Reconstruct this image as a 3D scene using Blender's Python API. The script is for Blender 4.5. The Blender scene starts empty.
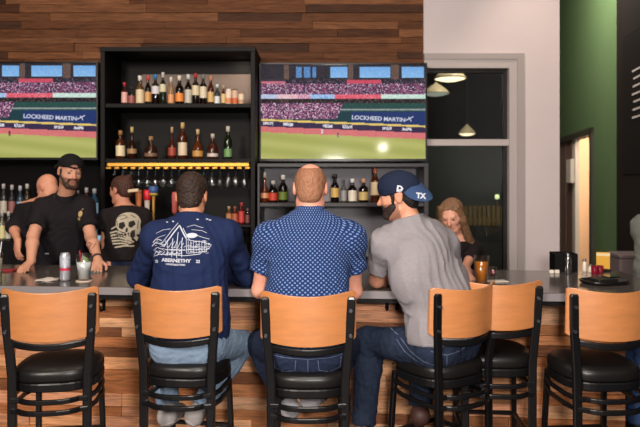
import bpy, math, random
import numpy as np
from mathutils import Vector, Matrix
from mathutils.bvhtree import BVHTree

rnd = random.Random(7)
SC = bpy.context.scene
COL = SC.collection
F = 622.0           # focal length in pixels of the 640 px wide frame (35 mm lens)
HY = 182.0          # image row of the horizon
CAMZ = 1.65

def P(px, py, d):
    return Vector(((px - 320.0) * d / F, d, CAMZ - (py - HY) * d / F))

def srgb(r, g, b):
    def c(v):
        v = v / 255.0
        return v / 12.92 if v <= 0.04045 else ((v + 0.055) / 1.055) ** 2.4
    return (c(r), c(g), c(b), 1.0)

# ------------------------------------------------------------------ materials
MATS = {}
def mat(name, col, rough=0.5, metal=0.0, var=0.0, vscale=20.0, stretch=(1, 1, 1), bump=0.0, bscale=60.0,
        trans=0.0, emit=None, estr=0.0, attr=False, spec=0.5, coat=0.0, ior=1.45, crough=.15):
    if name in MATS:
        return MATS[name]
    m = bpy.data.materials.new(name); m.use_nodes = True
    nt = m.node_tree; N = nt.nodes; L = nt.links
    b = N['Principled BSDF']
    b.inputs['Roughness'].default_value = rough
    b.inputs['Metallic'].default_value = metal
    b.inputs['IOR'].default_value = ior
    b.inputs['Specular IOR Level'].default_value = spec
    b.inputs['Transmission Weight'].default_value = trans
    b.inputs['Coat Weight'].default_value = coat
    b.inputs['Coat Roughness'].default_value = crough
    tc = N.new('ShaderNodeTexCoord')
    mp = N.new('ShaderNodeMapping'); mp.inputs['Scale'].default_value = stretch
    L.new(tc.outputs['Object'], mp.inputs['Vector'])
    src = None
    if attr:
        a = N.new('ShaderNodeAttribute'); a.attribute_name = 'Col'
        src = a.outputs['Color']
    if var > 0:
        nz = N.new('ShaderNodeTexNoise'); nz.inputs['Scale'].default_value = vscale
        nz.inputs['Detail'].default_value = 6.0; nz.inputs['Roughness'].default_value = 0.65
        L.new(mp.outputs[0], nz.inputs['Vector'])
        mr = N.new('ShaderNodeMapRange')
        mr.inputs['From Min'].default_value = 0.25; mr.inputs['From Max'].default_value = 0.75
        mr.inputs['To Min'].default_value = 1 - var; mr.inputs['To Max'].default_value = 1 + var
        L.new(nz.outputs['Fac'], mr.inputs['Value'])
        mx = N.new('ShaderNodeMix'); mx.data_type = 'RGBA'; mx.blend_type = 'MULTIPLY'
        mx.inputs[0].default_value = 1.0
        if src is not None: L.new(src, mx.inputs[6])
        else: mx.inputs[6].default_value = col
        L.new(mr.outputs['Result'], mx.inputs[7])
        src = mx.outputs[2]
    if src is not None: L.new(src, b.inputs['Base Color'])
    else: b.inputs['Base Color'].default_value = col
    if bump > 0:
        n2 = N.new('ShaderNodeTexNoise'); n2.inputs['Scale'].default_value = bscale; n2.inputs['Detail'].default_value = 4
        L.new(mp.outputs[0], n2.inputs['Vector'])
        bp = N.new('ShaderNodeBump'); bp.inputs['Strength'].default_value = bump; bp.inputs['Distance'].default_value = 0.01
        L.new(n2.outputs['Fac'], bp.inputs['Height']); L.new(bp.outputs['Normal'], b.inputs['Normal'])
    if emit is not None:
        b.inputs['Emission Color'].default_value = emit
        b.inputs['Emission Strength'].default_value = estr
    MATS[name] = m
    return m

def thin_glass(name, tint=(.96, .97, .97, 1), ior=1.5, rough=.02):
    """clear thin glass: lets light straight through, mirrors at grazing angles"""
    if name in MATS: return MATS[name]
    m = bpy.data.materials.new(name); m.use_nodes = True; nt = m.node_tree; N = nt.nodes; L = nt.links
    N.remove(N['Principled BSDF']); out = N['Material Output']
    lw = N.new('ShaderNodeLayerWeight'); lw.inputs['Blend'].default_value = 0.5
    pw = N.new('ShaderNodeMath'); pw.operation = 'POWER'; L.new(lw.outputs['Facing'], pw.inputs[0]); pw.inputs[1].default_value = 3.0
    fr = N.new('ShaderNodeMapRange'); L.new(pw.outputs[0], fr.inputs['Value'])
    fr.inputs['To Min'].default_value = ((ior - 1) / (ior + 1)) ** 2; fr.inputs['To Max'].default_value = 0.85
    tr = N.new('ShaderNodeBsdfTransparent'); tr.inputs['Color'].default_value = tint
    gl = N.new('ShaderNodeBsdfGlossy'); gl.inputs['Roughness'].default_value = rough
    mx = N.new('ShaderNodeMixShader')
    L.new(fr.outputs[0], mx.inputs[0]); L.new(tr.outputs[0], mx.inputs[1]); L.new(gl.outputs[0], mx.inputs[2]); L.new(mx.outputs[0], out.inputs['Surface'])
    MATS[name] = m
    return m

# ------------------------------------------------------------------ mesh helpers
class MB:
    """collects shapes (with an optional per-shape colour) into one mesh"""
    def __init__(s): s.v = []; s.f = []; s.c = []; s.sm = []
    def add(s, vs, fs, col=(1, 1, 1, 1), smooth=False):
        o = len(s.v)
        s.v += [tuple(v) for v in vs]; s.c += [col] * len(vs)
        s.f += [tuple(i + o for i in f) for f in fs]; s.sm += [smooth] * len(fs)
        return s
    def box(s, lo, hi, col=(1, 1, 1, 1), M=None, bev=0.0):
        x0, y0, z0 = lo; x1, y1, z1 = hi
        if bev <= 0:
            vs = [(x0, y0, z0), (x1, y0, z0), (x1, y1, z0), (x0, y1, z0), (x0, y0, z1), (x1, y0, z1), (x1, y1, z1), (x0, y1, z1)]
            fs = [(0, 3, 2, 1), (4, 5, 6, 7), (0, 1, 5, 4), (1, 2, 6, 5), (2, 3, 7, 6), (3, 0, 4, 7)]
        else:
            b = min(bev, (x1 - x0) / 2.01, (y1 - y0) / 2.01, (z1 - z0) / 2.01)
            vs = []; idx = {}
            for ix in (0, 1):
                for iy in (0, 1):
                    for iz in (0, 1):
                        X = (x0, x1)[ix]; Y = (y0, y1)[iy]; Z = (z0, z1)[iz]
                        bx = b if ix == 0 else -b; by = b if iy == 0 else -b; bz = b if iz == 0 else -b
                        for a, q in (('x', (X, Y + by, Z + bz)), ('y', (X + bx, Y, Z + bz)), ('z', (X + bx, Y + by, Z))):
                            idx[(ix, iy, iz, a)] = len(vs); vs.append(q)
            fs = []
            g = lambda *k: idx[k]
            fs += [(g(0,0,0,'x'), g(0,0,1,'x'), g(0,1,1,'x'), g(0,1,0,'x')), (g(1,0,0,'x'), g(1,1,0,'x'), g(1,1,1,'x'), g(1,0,1,'x'))]
            fs += [(g(0,0,0,'y'), g(1,0,0,'y'), g(1,0,1,'y'), g(0,0,1,'y')), (g(0,1,0,'y'), g(0,1,1,'y'), g(1,1,1,'y'), g(1,1,0,'y'))]
            fs += [(g(0,0,0,'z'), g(0,1,0,'z'), g(1,1,0,'z'), g(1,0,0,'z')), (g(0,0,1,'z'), g(1,0,1,'z'), g(1,1,1,'z'), g(0,1,1,'z'))]
            for i in (0, 1):
                for j in (0, 1):
                    fs += [(g(i,j,0,'x'), g(i,j,1,'x'), g(i,j,1,'y'), g(i,j,0,'y'))]
                    fs += [(g(i,0,j,'x'), g(i,1,j,'x'), g(i,1,j,'z'), g(i,0,j,'z'))]
                    fs += [(g(0,i,j,'y'), g(1,i,j,'y'), g(1,i,j,'z'), g(0,i,j,'z'))]
            for ix in (0, 1):
                for iy in (0, 1):
                    for iz in (0, 1):
                        fs.append((g(ix,iy,iz,'x'), g(ix,iy,iz,'y'), g(ix,iy,iz,'z')))
        if M is not None: vs = [M @ Vector(v) for v in vs]
        return s.add(vs, fs, col)
    def lathe(s, prof, c=(0, 0, 0), n=20, col=(1, 1, 1, 1), M=None, smooth=True, close=True):
        vs = []; fs = []
        m = len(prof)
        for i in range(n):
            a = 2 * math.pi * i / n
            for r, z in prof:
                vs.append((c[0] + r * math.cos(a), c[1] + r * math.sin(a), c[2] + z))
        for i in range(n):
            j = (i + 1) % n
            for k in range(m - 1):
                fs.append((i * m + k, j * m + k, j * m + k + 1, i * m + k + 1))
        if close:
            if prof[0][0] > 1e-6: fs.append(tuple((n - 1 - i) * m for i in range(n)))
            if prof[-1][0] > 1e-6: fs.append(tuple(i * m + m - 1 for i in range(n)))
        if M is not None: vs = [M @ Vector(v) for v in vs]
        return s.add(vs, fs, col, smooth)
    def tube(s, pts, r, n=10, col=(1, 1, 1, 1), sx=1.0, sy=1.0, closed=False, upv=None, rect=False):
        """sweep along pts; rect=True gives a rounded bar of half sizes r*sx, r*sy"""
        pts = [Vector(p) for p in pts]; m = len(pts); vs = []; fs = []
        up = Vector(upv) if upv else Vector((0, 0, 1))
        if rect:
            q = 0.72
            sec = [(1, -q), (1, q), (q, 1), (-q, 1), (-1, q), (-1, -q), (-q, -1), (q, -1)]
        else:
            sec = [(math.cos(2 * math.pi * i / n), math.sin(2 * math.pi * i / n)) for i in range(n)]
        n = len(sec)
        for i, p in enumerate(pts):
            a = pts[i - 1] if (i > 0 or closed) else pts[i]
            b = pts[(i + 1) % m] if (i < m - 1 or closed) else pts[i]
            t = (b - a).normalized()
            u = up - t * up.dot(t)
            if u.length < 1e-4: u = Vector((0, 1, 0)) - t * t.y
            u.normalize(); w = t.cross(u)
            rr = r[i] if isinstance(r, (list, tuple)) else r
            for cx, cy in sec: vs.append(p + w * (rr * sx * cx) + u * (rr * sy * cy))
        for i in range(m if closed else m - 1):
            i2 = (i + 1) % m
            for k in range(n):
                k2 = (k + 1) % n
                fs.append((i * n + k, i * n + k2, i2 * n + k2, i2 * n + k))
        if not closed:
            fs.append(tuple(reversed(range(n)))); fs.append(tuple((m - 1) * n + k for k in range(n)))
        return s.add(vs, fs, col, not rect)
    def build(s, name, m, parent=None, loc=None, smooth=None, attr=False):
        me = bpy.data.meshes.new(name)
        me.from_pydata(s.v, [], s.f); me.validate(); 
        if attr:
            ca = me.color_attributes.new('Col', 'FLOAT_COLOR', 'POINT')
            ca.data.foreach_set('color', np.array(s.c, dtype=np.float32).ravel())
        if len(me.polygons) == len(s.sm):
            me.polygons.foreach_set('use_smooth', s.sm if smooth is None else [smooth] * len(s.sm))
        import bmesh
        bm = bmesh.new(); bm.from_mesh(me); bmesh.ops.recalc_face_normals(bm, faces=bm.faces[:]); bm.to_mesh(me); bm.free()
        if m is not None: me.materials.append(m)
        return link(name, me, parent, loc)

def link(name, me, parent=None, loc=None):
    o = bpy.data.objects.new(name, me); COL.objects.link(o)
    if parent is not None: o.parent = parent
    if loc is not None: o.location = loc
    return o

def tag(o, label, cat=None, group=None, kind=None):
    if label: o['label'] = label
    if cat: o['category'] = cat
    if group: o['group'] = group
    if kind: o['kind'] = kind
    return o

def thing(name, label, cat, loc=(0, 0, 0), rz=0.0, group=None):
    o = bpy.data.objects.new(name, None); COL.objects.link(o)
    o.location = loc; o.rotation_euler = (0, 0, rz); o.empty_display_size = 0.1
    return tag(o, label, cat, group)

def struct(o, label=None):
    o['kind'] = 'structure'
    if label: o['label'] = label
    return o

def copy_tree(o, parent=None):
    c = o.copy(); COL.objects.link(c)
    if parent is not None: c.parent = parent
    for ch in list(o.children): copy_tree(ch, c)
    return c

ORD = ['first', 'second', 'third', 'fourth', 'fifth', 'sixth', 'seventh', 'eighth', 'ninth', 'tenth', 'eleventh', 'twelfth',
       'thirteenth', 'fourteenth', 'fifteenth', 'sixteenth', 'seventeenth', 'eighteenth', 'nineteenth', 'twentieth', 'twenty-first', 'twenty-second']

# ------------------------------------------------------------------ implicit surfaces (bodies, clothes, hair)
class Prim:
    def __init__(s, fn, lo, hi, k=0.02, op='u', tags=''):
        s.fn = fn; s.lo = np.array(lo, dtype=float); s.hi = np.array(hi, dtype=float); s.k = k; s.op = op; s.tags = tags

def A3(v): return np.array((v[0], v[1], v[2]), dtype=np.float32)
def unit(v):
    v = np.asarray(v, dtype=np.float32); return v / max(1e-9, float(np.linalg.norm(v)))

def cap(a, b, ra, rb, k=0.03, flat=None, cut=None, op='u', tags=''):
    """tapered capsule; flat=(axis, s) squashes it along axis; cut=(point, normal) removes the side the normal points to"""
    a = A3(a); b = A3(b); ba = b - a; L2 = float(ba @ ba) + 1e-9
    ax = unit(A3(flat[0])) if flat else None
    def fn(p):
        pa = p - a
        if ax is not None:
            c0 = pa @ ax
            ca = float(ba @ ax)
            h0 = np.clip((pa @ ba) / L2, 0, 1)
            dd = pa - h0[..., None] * ba
            ca = dd @ ax
            dd = dd + (ca * (1.0 / flat[1] - 1.0))[..., None] * ax
            d = np.sqrt((dd * dd).sum(-1)) - (ra + (rb - ra) * h0)
            d = d * (0.5 + 0.5 * flat[1])
        else:
            h = np.clip((pa @ ba) / L2, 0, 1)
            dd = pa - h[..., None] * ba
            d = np.sqrt((dd * dd).sum(-1)) - (ra + (rb - ra) * h)
        if cut is not None:
            d = np.maximum(d, (p - A3(cut[0])) @ unit(A3(cut[1])))
        return d
    R = max(ra, rb)
    return Prim(fn, np.minimum(a, b) - R, np.maximum(a, b) + R, k, op, tags)

def ell(c, rad, axes=None, k=0.03, op='u', tags='', cuts=()):
    c = A3(c); r = np.array(rad, dtype=np.float32)
    M = np.eye(3, dtype=np.float32) if axes is None else np.stack([unit(A3(a)) for a in axes])   # rows = local axes
    def fn(p):
        q = (p - c) @ M.T
        k0 = np.sqrt(((q / r) ** 2).sum(-1)); k1 = np.sqrt(((q / (r * r)) ** 2).sum(-1)) + 1e-6
        d = k0 * (k0 - 1.0) / k1
        for pt, nr in cuts: d = np.maximum(d, (p - A3(pt)) @ unit(A3(nr)))
        return d
    ext = np.sqrt(((M * r[:, None]) ** 2).sum(0))
    return Prim(fn, c - ext, c + ext, k, op, tags)

def hash_noise(seed):
    r = np.random.RandomState(seed)
    ks = r.normal(size=(7, 3)); ks /= np.linalg.norm(ks, axis=1)[:, None]
    return ks.astype(np.float32), r.uniform(0, 6.28, 7).astype(np.float32)
KS, PH = hash_noise(3)
def wrinkle(p, amp, wl, seed=0):
    """soft cloth folds: warped ridged waves"""
    w = p + 0.35 * wl * np.sin(p[..., [1, 2, 0]] * (2 * math.pi / (wl * 1.7)) + seed)
    out = 0
    for i in range(4):
        f = 2 * math.pi / (wl * (0.75 + 0.22 * i))
        s = np.sin((w @ KS[(i + seed) % 7]) * f + PH[(i + seed) % 7])
        out = out + (1 - np.abs(s)) ** 2 * (1.0 / (1 + 0.5 * i))
    return amp * (0.7 - out)

def surface(prims, h, disp=None, pad=0.03, cuts=(), smooth=2):
    lo = np.min([q.lo for q in prims if q.op == 'u'], axis=0) - pad
    hi = np.max([q.hi for q in prims if q.op == 'u'], axis=0) + pad
    n = np.ceil((hi - lo) / h).astype(int) + 1
    g = np.full(n, 0.2, dtype=np.float32)
    axs = [(lo[i] + h * np.arange(n[i])).astype(np.float32) for i in range(3)]
    def sub(q, mar):
        i0 = np.maximum(0, np.floor((q.lo - mar - lo) / h).astype(int)); i1 = np.minimum(n, np.ceil((q.hi + mar - lo) / h).astype(int) + 1)
        sl = tuple(slice(a, b) for a, b in zip(i0, i1))
        X, Y, Z = np.meshgrid(axs[0][sl[0]], axs[1][sl[1]], axs[2][sl[2]], indexing='ij')
        return sl, np.stack([X, Y, Z], -1)
    for q in prims:
        mar = q.k + 0.015
        if np.any(q.lo - mar > hi) or np.any(q.hi + mar < lo): continue
        sl, p = sub(q, mar)
        if p.size == 0: continue
        d = q.fn(p).astype(np.float32); cur = g[sl]
        if q.op == 'u':
            hh = np.maximum(q.k - np.abs(cur - d), 0) / q.k
            g[sl] = np.minimum(cur, d) - hh * hh * q.k * 0.25
        else:
            d = -d
            hh = np.maximum(q.k - np.abs(cur - d), 0) / q.k
            g[sl] = np.maximum(cur, d) + hh * hh * q.k * 0.25
    near = np.abs(g) < 0.03
    if disp is not None:
        idx = np.nonzero(near)
        p = np.stack([axs[i][idx[i]] for i in range(3)], -1)
        g[idx] += disp(p).astype(np.float32)
    for pt, nr in cuts:
        nr = unit(A3(nr)); pt = A3(pt)
        pl = (axs[0][:, None, None] - pt[0]) * nr[0] + (axs[1][None, :, None] - pt[1]) * nr[1] + (axs[2][None, None, :] - pt[2]) * nr[2]
        g = np.maximum(g, pl.astype(np.float32))
    g[0] = g[-1] = 0.1; g[:, 0] = g[:, -1] = 0.1; g[:, :, 0] = g[:, :, -1] = 0.1
    ins = g < 0
    cnt = np.zeros(n - 1, dtype=np.int8)
    for dx in (0, 1):
        for dy in (0, 1):
            for dz in (0, 1):
                cnt += ins[dx:n[0] - 1 + dx, dy:n[1] - 1 + dy, dz:n[2] - 1 + dz]
    act = np.nonzero((cnt > 0) & (cnt < 8))
    N = len(act[0])
    ids = np.full(n - 1, -1, dtype=np.int64); ids[act] = np.arange(N)
    cor = [(0,0,0),(1,0,0),(0,1,0),(1,1,0),(0,0,1),(1,0,1),(0,1,1),(1,1,1)]
    val = [g[act[0] + c[0], act[1] + c[1], act[2] + c[2]] for c in cor]
    acc = np.zeros((N, 3)); cn = np.zeros(N)
    for e0, e1 in ((0,1),(2,3),(4,5),(6,7),(0,2),(1,3),(4,6),(5,7),(0,4),(1,5),(2,6),(3,7)):
        a, b = val[e0], val[e1]; m = (a < 0) != (b < 0)
        t = np.where(m, a / np.where(m, a - b, 1), 0)
        c0 = np.array(cor[e0]); dc = np.array(cor[e1]) - c0
        acc += m[:, None] * (c0 + t[:, None] * dc); cn += m
    V = lo + h * (np.stack(act, -1) + acc / cn[:, None])
    quads = []
    for ax in range(3):
        o = [a for a in range(3) if a != ax]
        s0 = [slice(None)] * 3; s1 = [slice(None)] * 3
        s0[ax] = slice(0, -1); s1[ax] = slice(1, None)
        a = ins[tuple(s0)]; b = ins[tuple(s1)]
        e = np.nonzero(a != b); e = np.stack(e, -1)
        e = e[(e[:, o[0]] > 0) & (e[:, o[1]] > 0)]
        inside = ins[e[:, 0], e[:, 1], e[:, 2]]
        def cell(d0, d1):
            c = e.copy(); c[:, o[0]] -= d0; c[:, o[1]] -= d1
            return ids[c[:, 0], c[:, 1], c[:, 2]]
        q = np.stack([cell(1, 1), cell(0, 1), cell(0, 0), cell(1, 0)], -1)
        flip = inside if ax != 1 else ~inside
        q[~flip] = q[~flip][:, ::-1]
        quads.append(q)
    Q = np.concatenate(quads)
    Q = Q[(Q >= 0).all(1)]
    for _ in range(smooth):
        s = np.zeros_like(V); c = np.zeros(N)
        for i in range(4):
            a = Q[:, i]; b = Q[:, (i + 1) % 4]
            for ax in range(3):
                s[:, ax] += np.bincount(a, V[b, ax], N) + np.bincount(b, V[a, ax], N)
            c += np.bincount(a, minlength=N) + np.bincount(b, minlength=N)
        V = V + 0.45 * (s / np.maximum(c, 1)[:, None] - V)
    return V, Q

def mesh_np(name, V, Q, m, parent=None, off=(0, 0, 0), cols=None):
    me = bpy.data.meshes.new(name)
    V = V - np.array(off)
    n, k = len(V), len(Q)
    me.vertices.add(n); me.vertices.foreach_set('co', V.astype(np.float32).ravel())
    me.loops.add(k * 4); me.loops.foreach_set('vertex_index', Q.astype(np.int32).ravel())
    me.polygons.add(k); me.polygons.foreach_set('loop_start', np.arange(0, 4 * k, 4, dtype=np.int32))
    me.update(calc_edges=True); me.validate()
    me.polygons.foreach_set('use_smooth', [True] * len(me.polygons))
    if cols is not None:
        ca = me.color_attributes.new('Col', 'FLOAT_COLOR', 'POINT')
        ca.data.foreach_set('color', cols.astype(np.float32).ravel())
    me.materials.append(m)
    return link(name, me, parent)

# flat artwork laid onto a curved surface that faces the room (printed shirts, cap badges)
def project(flat_v, flat_f, VQ, name, m, parent, off, lift=0.002):
    V, Q = VQ
    t = BVHTree.FromPolygons([tuple(v) for v in V], [tuple(q) for q in Q.tolist()])
    out = []; ok = []
    for x, z in flat_v:
        hit, nr, i, d = t.ray_cast(Vector((x, V[:, 1].min() - 0.2, z)), Vector((0, 1, 0)))
        if hit is None: out.append((x, 0, z)); ok.append(False); continue
        if nr.y > 0: nr = -nr
        out.append(tuple(hit + nr * lift - Vector(off))); ok.append(True)
    fs = [f for f in flat_f if all(ok[i] for i in f)]
    me = bpy.data.meshes.new(name); me.from_pydata(out, [], fs); me.validate(); me.update()
    me.materials.append(m)
    return link(name, me, parent)

def text_flat(body, h, cx, cz, rot=0.0, bold=0.0, sx=1.0):
    cu = bpy.data.curves.new('t', 'FONT'); cu.body = body; cu.align_x = 'CENTER'; cu.align_y = 'CENTER'; cu.size = h * 1.4; cu.offset = bold
    cu.resolution_u = 3
    o = bpy.data.objects.new('t', cu); COL.objects.link(o)
    bpy.context.view_layer.update()
    me = bpy.data.meshes.new_from_object(o.evaluated_get(bpy.context.evaluated_depsgraph_get()))
    vs = []
    for v in me.vertices:
        x, y = v.co.x * sx, v.co.y
        vs.append((cx + x * math.cos(rot) - y * math.sin(rot), cz + x * math.sin(rot) + y * math.cos(rot)))
    fs = [tuple(p.vertices) for p in me.polygons]
    bpy.data.objects.remove(o); bpy.data.meshes.remove(me); bpy.data.curves.remove(cu)
    return vs, fs

class Art:
    def __init__(s): s.v = []; s.f = []
    def add(s, vf):
        o = len(s.v); s.v += list(vf[0]); s.f += [tuple(i + o for i in f) for f in vf[1]]; return s
    def line(s, pts, w):
        P_ = []
        for (x0, y0), (x1, y1) in zip(pts[:-1], pts[1:]):
            n = max(1, int(math.hypot(x1 - x0, y1 - y0) / 0.008))
            P_ += [(x0 + (x1 - x0) * i / n, y0 + (y1 - y0) * i / n) for i in range(n)]
        P_.append(pts[-1])
        vs = []; 
        for i, p in enumerate(P_):
            a = P_[max(0, i - 1)]; b = P_[min(len(P_) - 1, i + 1)]
            l = math.hypot(b[0] - a[0], b[1] - a[1]) or 1
            nx, ny = -(b[1] - a[1]) / l, (b[0] - a[0]) / l
            vs += [(p[0] + nx * w / 2, p[1] + ny * w / 2), (p[0] - nx * w / 2, p[1] - ny * w / 2)]
        return s.add((vs, [(2 * i, 2 * i + 1, 2 * i + 3, 2 * i + 2) for i in range(len(P_) - 1)]))
    def blob(s, pts):
        """filled outline, fan of small triangles"""
        cx = sum(p[0] for p in pts) / len(pts); cy = sum(p[1] for p in pts) / len(pts)
        rings = 5; n = len(pts); vs = [(cx, cy)]
        for r in range(1, rings + 1):
            vs += [(cx + (p[0] - cx) * r / rings, cy + (p[1] - cy) * r / rings) for p in pts]
        fs = [(0, 1 + i, 1 + (i + 1) % n) for i in range(n)]
        for r in range(rings - 1):
            a = 1 + r * n; b = 1 + (r + 1) * n
            fs += [(a + i, b + i, b + (i + 1) % n, a + (i + 1) % n) for i in range(n)]
        return s.add((vs, fs))

# ================================================================== camera
cam = bpy.data.cameras.new('camera'); co = bpy.data.objects.new('camera', cam); COL.objects.link(co)
cam.sensor_width = 36.0; cam.lens = 36.0 * F / 640.0
co.location = (0, 0, CAMZ); co.rotation_euler = (math.pi / 2, 0, 0)
cam.shift_y = -(213.5 - HY) / 640.0
cam.clip_end = 100
cam.dof.use_dof = True; cam.dof.focus_distance = 3.2; cam.dof.aperture_fstop = 2.4
SC.camera = co
# ================================================================== the setting
def plank_wall(name, x0, x1, z0, z1, ph, pal, seed, m, lmin=0.5, lmax=1.6, th=0.02, dy=0.006, parent=None, origin=(0, 0, 0), endx=None):
    """reclaimed boards of random length, one mesh; front faces near y = 0, facing -Y"""
    r = random.Random(seed); b = MB(); z = z0
    while z < z1 - 1e-4:
        h = min(ph * r.uniform(0.8, 1.15), z1 - z); x = x0 - r.uniform(0, lmax * 0.7)
        while x < x1:
            L = r.uniform(lmin, lmax)
            a, c = max(x, x0), min(x + L, x1)
            if c - a > 0.01:
                base = r.choice(pal); k = r.uniform(0.75, 1.2)
                colr = tuple(min(1, base[i] * k) for i in range(3)) + (1,)
                y = r.uniform(-dy, dy)
                b.box((a + 0.001, y - th, z + 0.001), (c - 0.001, 0.02, z + h - 0.001), colr, bev=0.0015)
            x += L
        z += h
    return b.build(name, m, parent, origin, attr=True, smooth=False)

M_floor = mat('floor_boards', srgb(62, 42, 30), 0.45, var=0.4, vscale=8, stretch=(8, 1, 1))
M_white = mat('white_paint', srgb(204, 191, 191), 0.6, var=0.03, vscale=3)
M_green = mat('green_paint', srgb(88, 110, 74), 0.6, var=0.05, vscale=3)
M_blackwall = mat('dark_brown_panel', srgb(30, 22, 20), 0.5)
M_dark = mat('dark_drywall', srgb(13, 11, 12), 0.8, spec=.15)
M_ceil = mat('ceiling_paint', srgb(70, 62, 58), 0.8)

def wood_attr(name, stretch, rough, var, spec=0.35, vs=9):
    return mat(name, (1, 1, 1, 1), rough, var=var, vscale=vs, stretch=stretch, attr=True, bump=0.25, bscale=30, spec=spec)
M_backwood = wood_attr('reclaimed_wall_boards', (1, 1, 16), 0.65, 0.75, .2, 5)
M_barwood = wood_attr('reclaimed_bar_boards', (1, 1, 14), 0.5, 0.6, .35, 6)

struct(MB().box((-4.5, -2.5, -0.1), (6.2, 13.0, 0.0)).build('floor', M_floor), 'dark wooden floor')
struct(MB().box((-4.5, -2.5, 4.6), (6.2, 13.0, 4.7)).build('ceiling', M_ceil), 'dark ceiling high above the bar')
struct(MB().box((-4.6, -2.5, 0.0), (-4.5, 5.6, 4.6)).build('wall_left', M_dark), 'dark wall beyond the left end of the bar')
# back wall: dark drywall core with reclaimed boards
pal_back = [tuple(c * .66 for c in q) for q in (srgb(130, 82, 52)[:3], srgb(114, 70, 44)[:3], srgb(144, 94, 62)[:3], srgb(122, 76, 48)[:3], srgb(106, 64, 40)[:3], srgb(84, 54, 38)[:3])]
wb = struct(MB().box((-4.5, 5.46, 0.0), (0.90, 5.60, 4.6)).build('wall_back', M_dark), 'back wall behind the bar, dark below and boarded above')
plank_wall('board_cladding', -4.5, 0.90, 2.40, 4.4, 0.066, pal_back, 11, M_backwood, parent=wb, origin=(0, 5.44, 0), lmin=0.5, lmax=1.6)
# white wall with the window opening
wx0, wx1 = 0.90, 2.08
ox0, ox1, oz0, oz1 = 0.90, 1.70, 0.12, 2.71
w = MB()
w.box((wx0, 5.40, oz1), (wx1, 5.58, 4.6)); w.box((ox1, 5.40, 0), (wx1, 5.58, oz1)); w.box((wx0, 5.40, 0), (ox1, 5.58, oz0))
struct(w.build('wall_right_of_bar', M_white), 'white painted wall around the tall window')
# window
M_frame = mat('window_frame_paint', srgb(176, 166, 164), 0.45)
wf = MB()
wf.box((ox0, 5.37, oz1 - 0.075), (ox1 + 0.0, 5.50, oz1)); wf.box((ox1 - 0.065, 5.37, oz0), (ox1, 5.50, oz1 - 0.075)); wf.box((ox0, 5.37, oz0), (ox1 - 0.065, 5.50, oz0 + 0.06))
win = struct(wf.build('window_1', M_frame), 'tall window with pale frame and dark glass')
MB().box((ox0, 5.385, 1.965), (ox1 - 0.065, 5.48, 2.02)).build('transom', M_frame, win)
M_casing = mat('window_casing_paint', srgb(160, 150, 148), 0.5)
cs = MB(); cs.box((ox1, 5.36, 0), (ox1 + 0.06, 5.40, oz1 + 0.05)); cs.box((ox0, 5.36, oz1), (ox1, 5.40, oz1 + 0.05))
cs.build('casing', M_casing, win)
mi = MB(); mi.box((ox1 - 0.10, 5.43, oz0 + 0.06), (ox1 - 0.065, 5.47, oz1 - 0.075)); mi.box((ox0, 5.43, oz1 - 0.105), (ox1 - 0.1, 5.47, oz1 - 0.075))
mi.build('sash', mat('black_sash', srgb(24, 22, 22), 0.4), win)
M_pane = thin_glass('window_glass', (.88, .90, .90, 1), 1.45, 0.0)
MB().box((ox0, 5.445, oz0 + 0.06), (ox1 - 0.07, 5.452, oz1 - 0.08)).build('pane', M_pane, win)

# green wall on the right, running away behind the white wall, with a wide doorway
gA = Vector((3.61, 9.40, 0)); gB = Vector((3.24, 7.36, 0)); gd = (gB - gA).normalized()
def gw(s, t, z):        # s along the wall from gA towards the room, t to the right of it
    n = Vector((-gd.y, gd.x, 0))
    if n.x < 0: n = -n
    q = gA + gd * s + n * t
    return Vector((q.x, q.y, z))
def gbox(mb, s0, s1, t0, t1, z0, z1, col=(1, 1, 1, 1)):
    vs = [gw(s, t, z) for z in (z0, z1) for s, t in ((s0, t0), (s1, t0), (s1, t1), (s0, t1))]
    return mb.add(vs, [(0, 3, 2, 1), (4, 5, 6, 7), (0, 1, 5, 4), (1, 2, 6, 5), (2, 3, 7, 6), (3, 0, 4, 7)], col)
dl = (gB - gA).length
s620 = dl * 1.5
g = MB(); gbox(g, -2.6, 0.0, 0, .08, 0, 4.6); gbox(g, 0, dl, 0, .08, 2.3, 4.6); gbox(g, dl, s620, 0, .08, 0, 4.6)
struct(g.build('wall_right', M_green), 'green painted wall with a doorway beyond the bar end')
g = MB(); gbox(g, s620, s620 + 6.5, -0.03, .15, 0, 4.6)
struct(g.build('wall_front_right', M_blackwall), 'dark brown wall panel at the right, nearest the bar end')
struct(MB().box((-4.5, 13.0, 0), (6.2, 13.1, 4.6)).build('wall_far', M_dark), 'dark far wall beyond the window')
# doorway
M_jamb = mat('door_frame_paint', srgb(66, 60, 52), 0.5)
g = MB(); gbox(g, 0, 0.10, -0.03, .09, 0, 2.3); gbox(g, dl - 0.10, dl, -0.03, .09, 0, 2.3); gbox(g, 0, dl, -0.03, .09, 2.22, 2.3)
dr = struct(g.build('door_1', M_jamb), 'grey framed doorway in the green wall, standing open')
M_leaf = mat('door_leaf_brown', srgb(128, 100, 90), 0.5)
g = MB(); gbox(g, 0.10, .50, 0.0, .04, 0.02, 2.22); gbox(g, .52, .92, 0.0, .04, 0.02, 2.22)
g.build('door_leaf', M_leaf, dr)
M_trimw = mat('door_white', srgb(228, 214, 200), 0.5)
g = MB(); gbox(g, .94, 1.10, 0.0, .05, 0.02, 2.22); g.build('door_edge', M_trimw, dr)
g = MB(); gbox(g, .78, 1.06, -.05, -.005, 1.64, 1.96); g.build('door_closer', M_trimw, dr)
M_lobby = mat('lobby_paint', srgb(236, 196, 160), 0.7)
g = MB(); gbox(g, -0.35, dl + 1.2, 1.75, 1.85, 0, 2.9); gbox(g, -.35, -.25, .085, 1.749, 0, 2.9)
struct(g.build('wall_lobby', M_lobby), 'peach lit wall of the lobby seen through the doorway')

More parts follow.
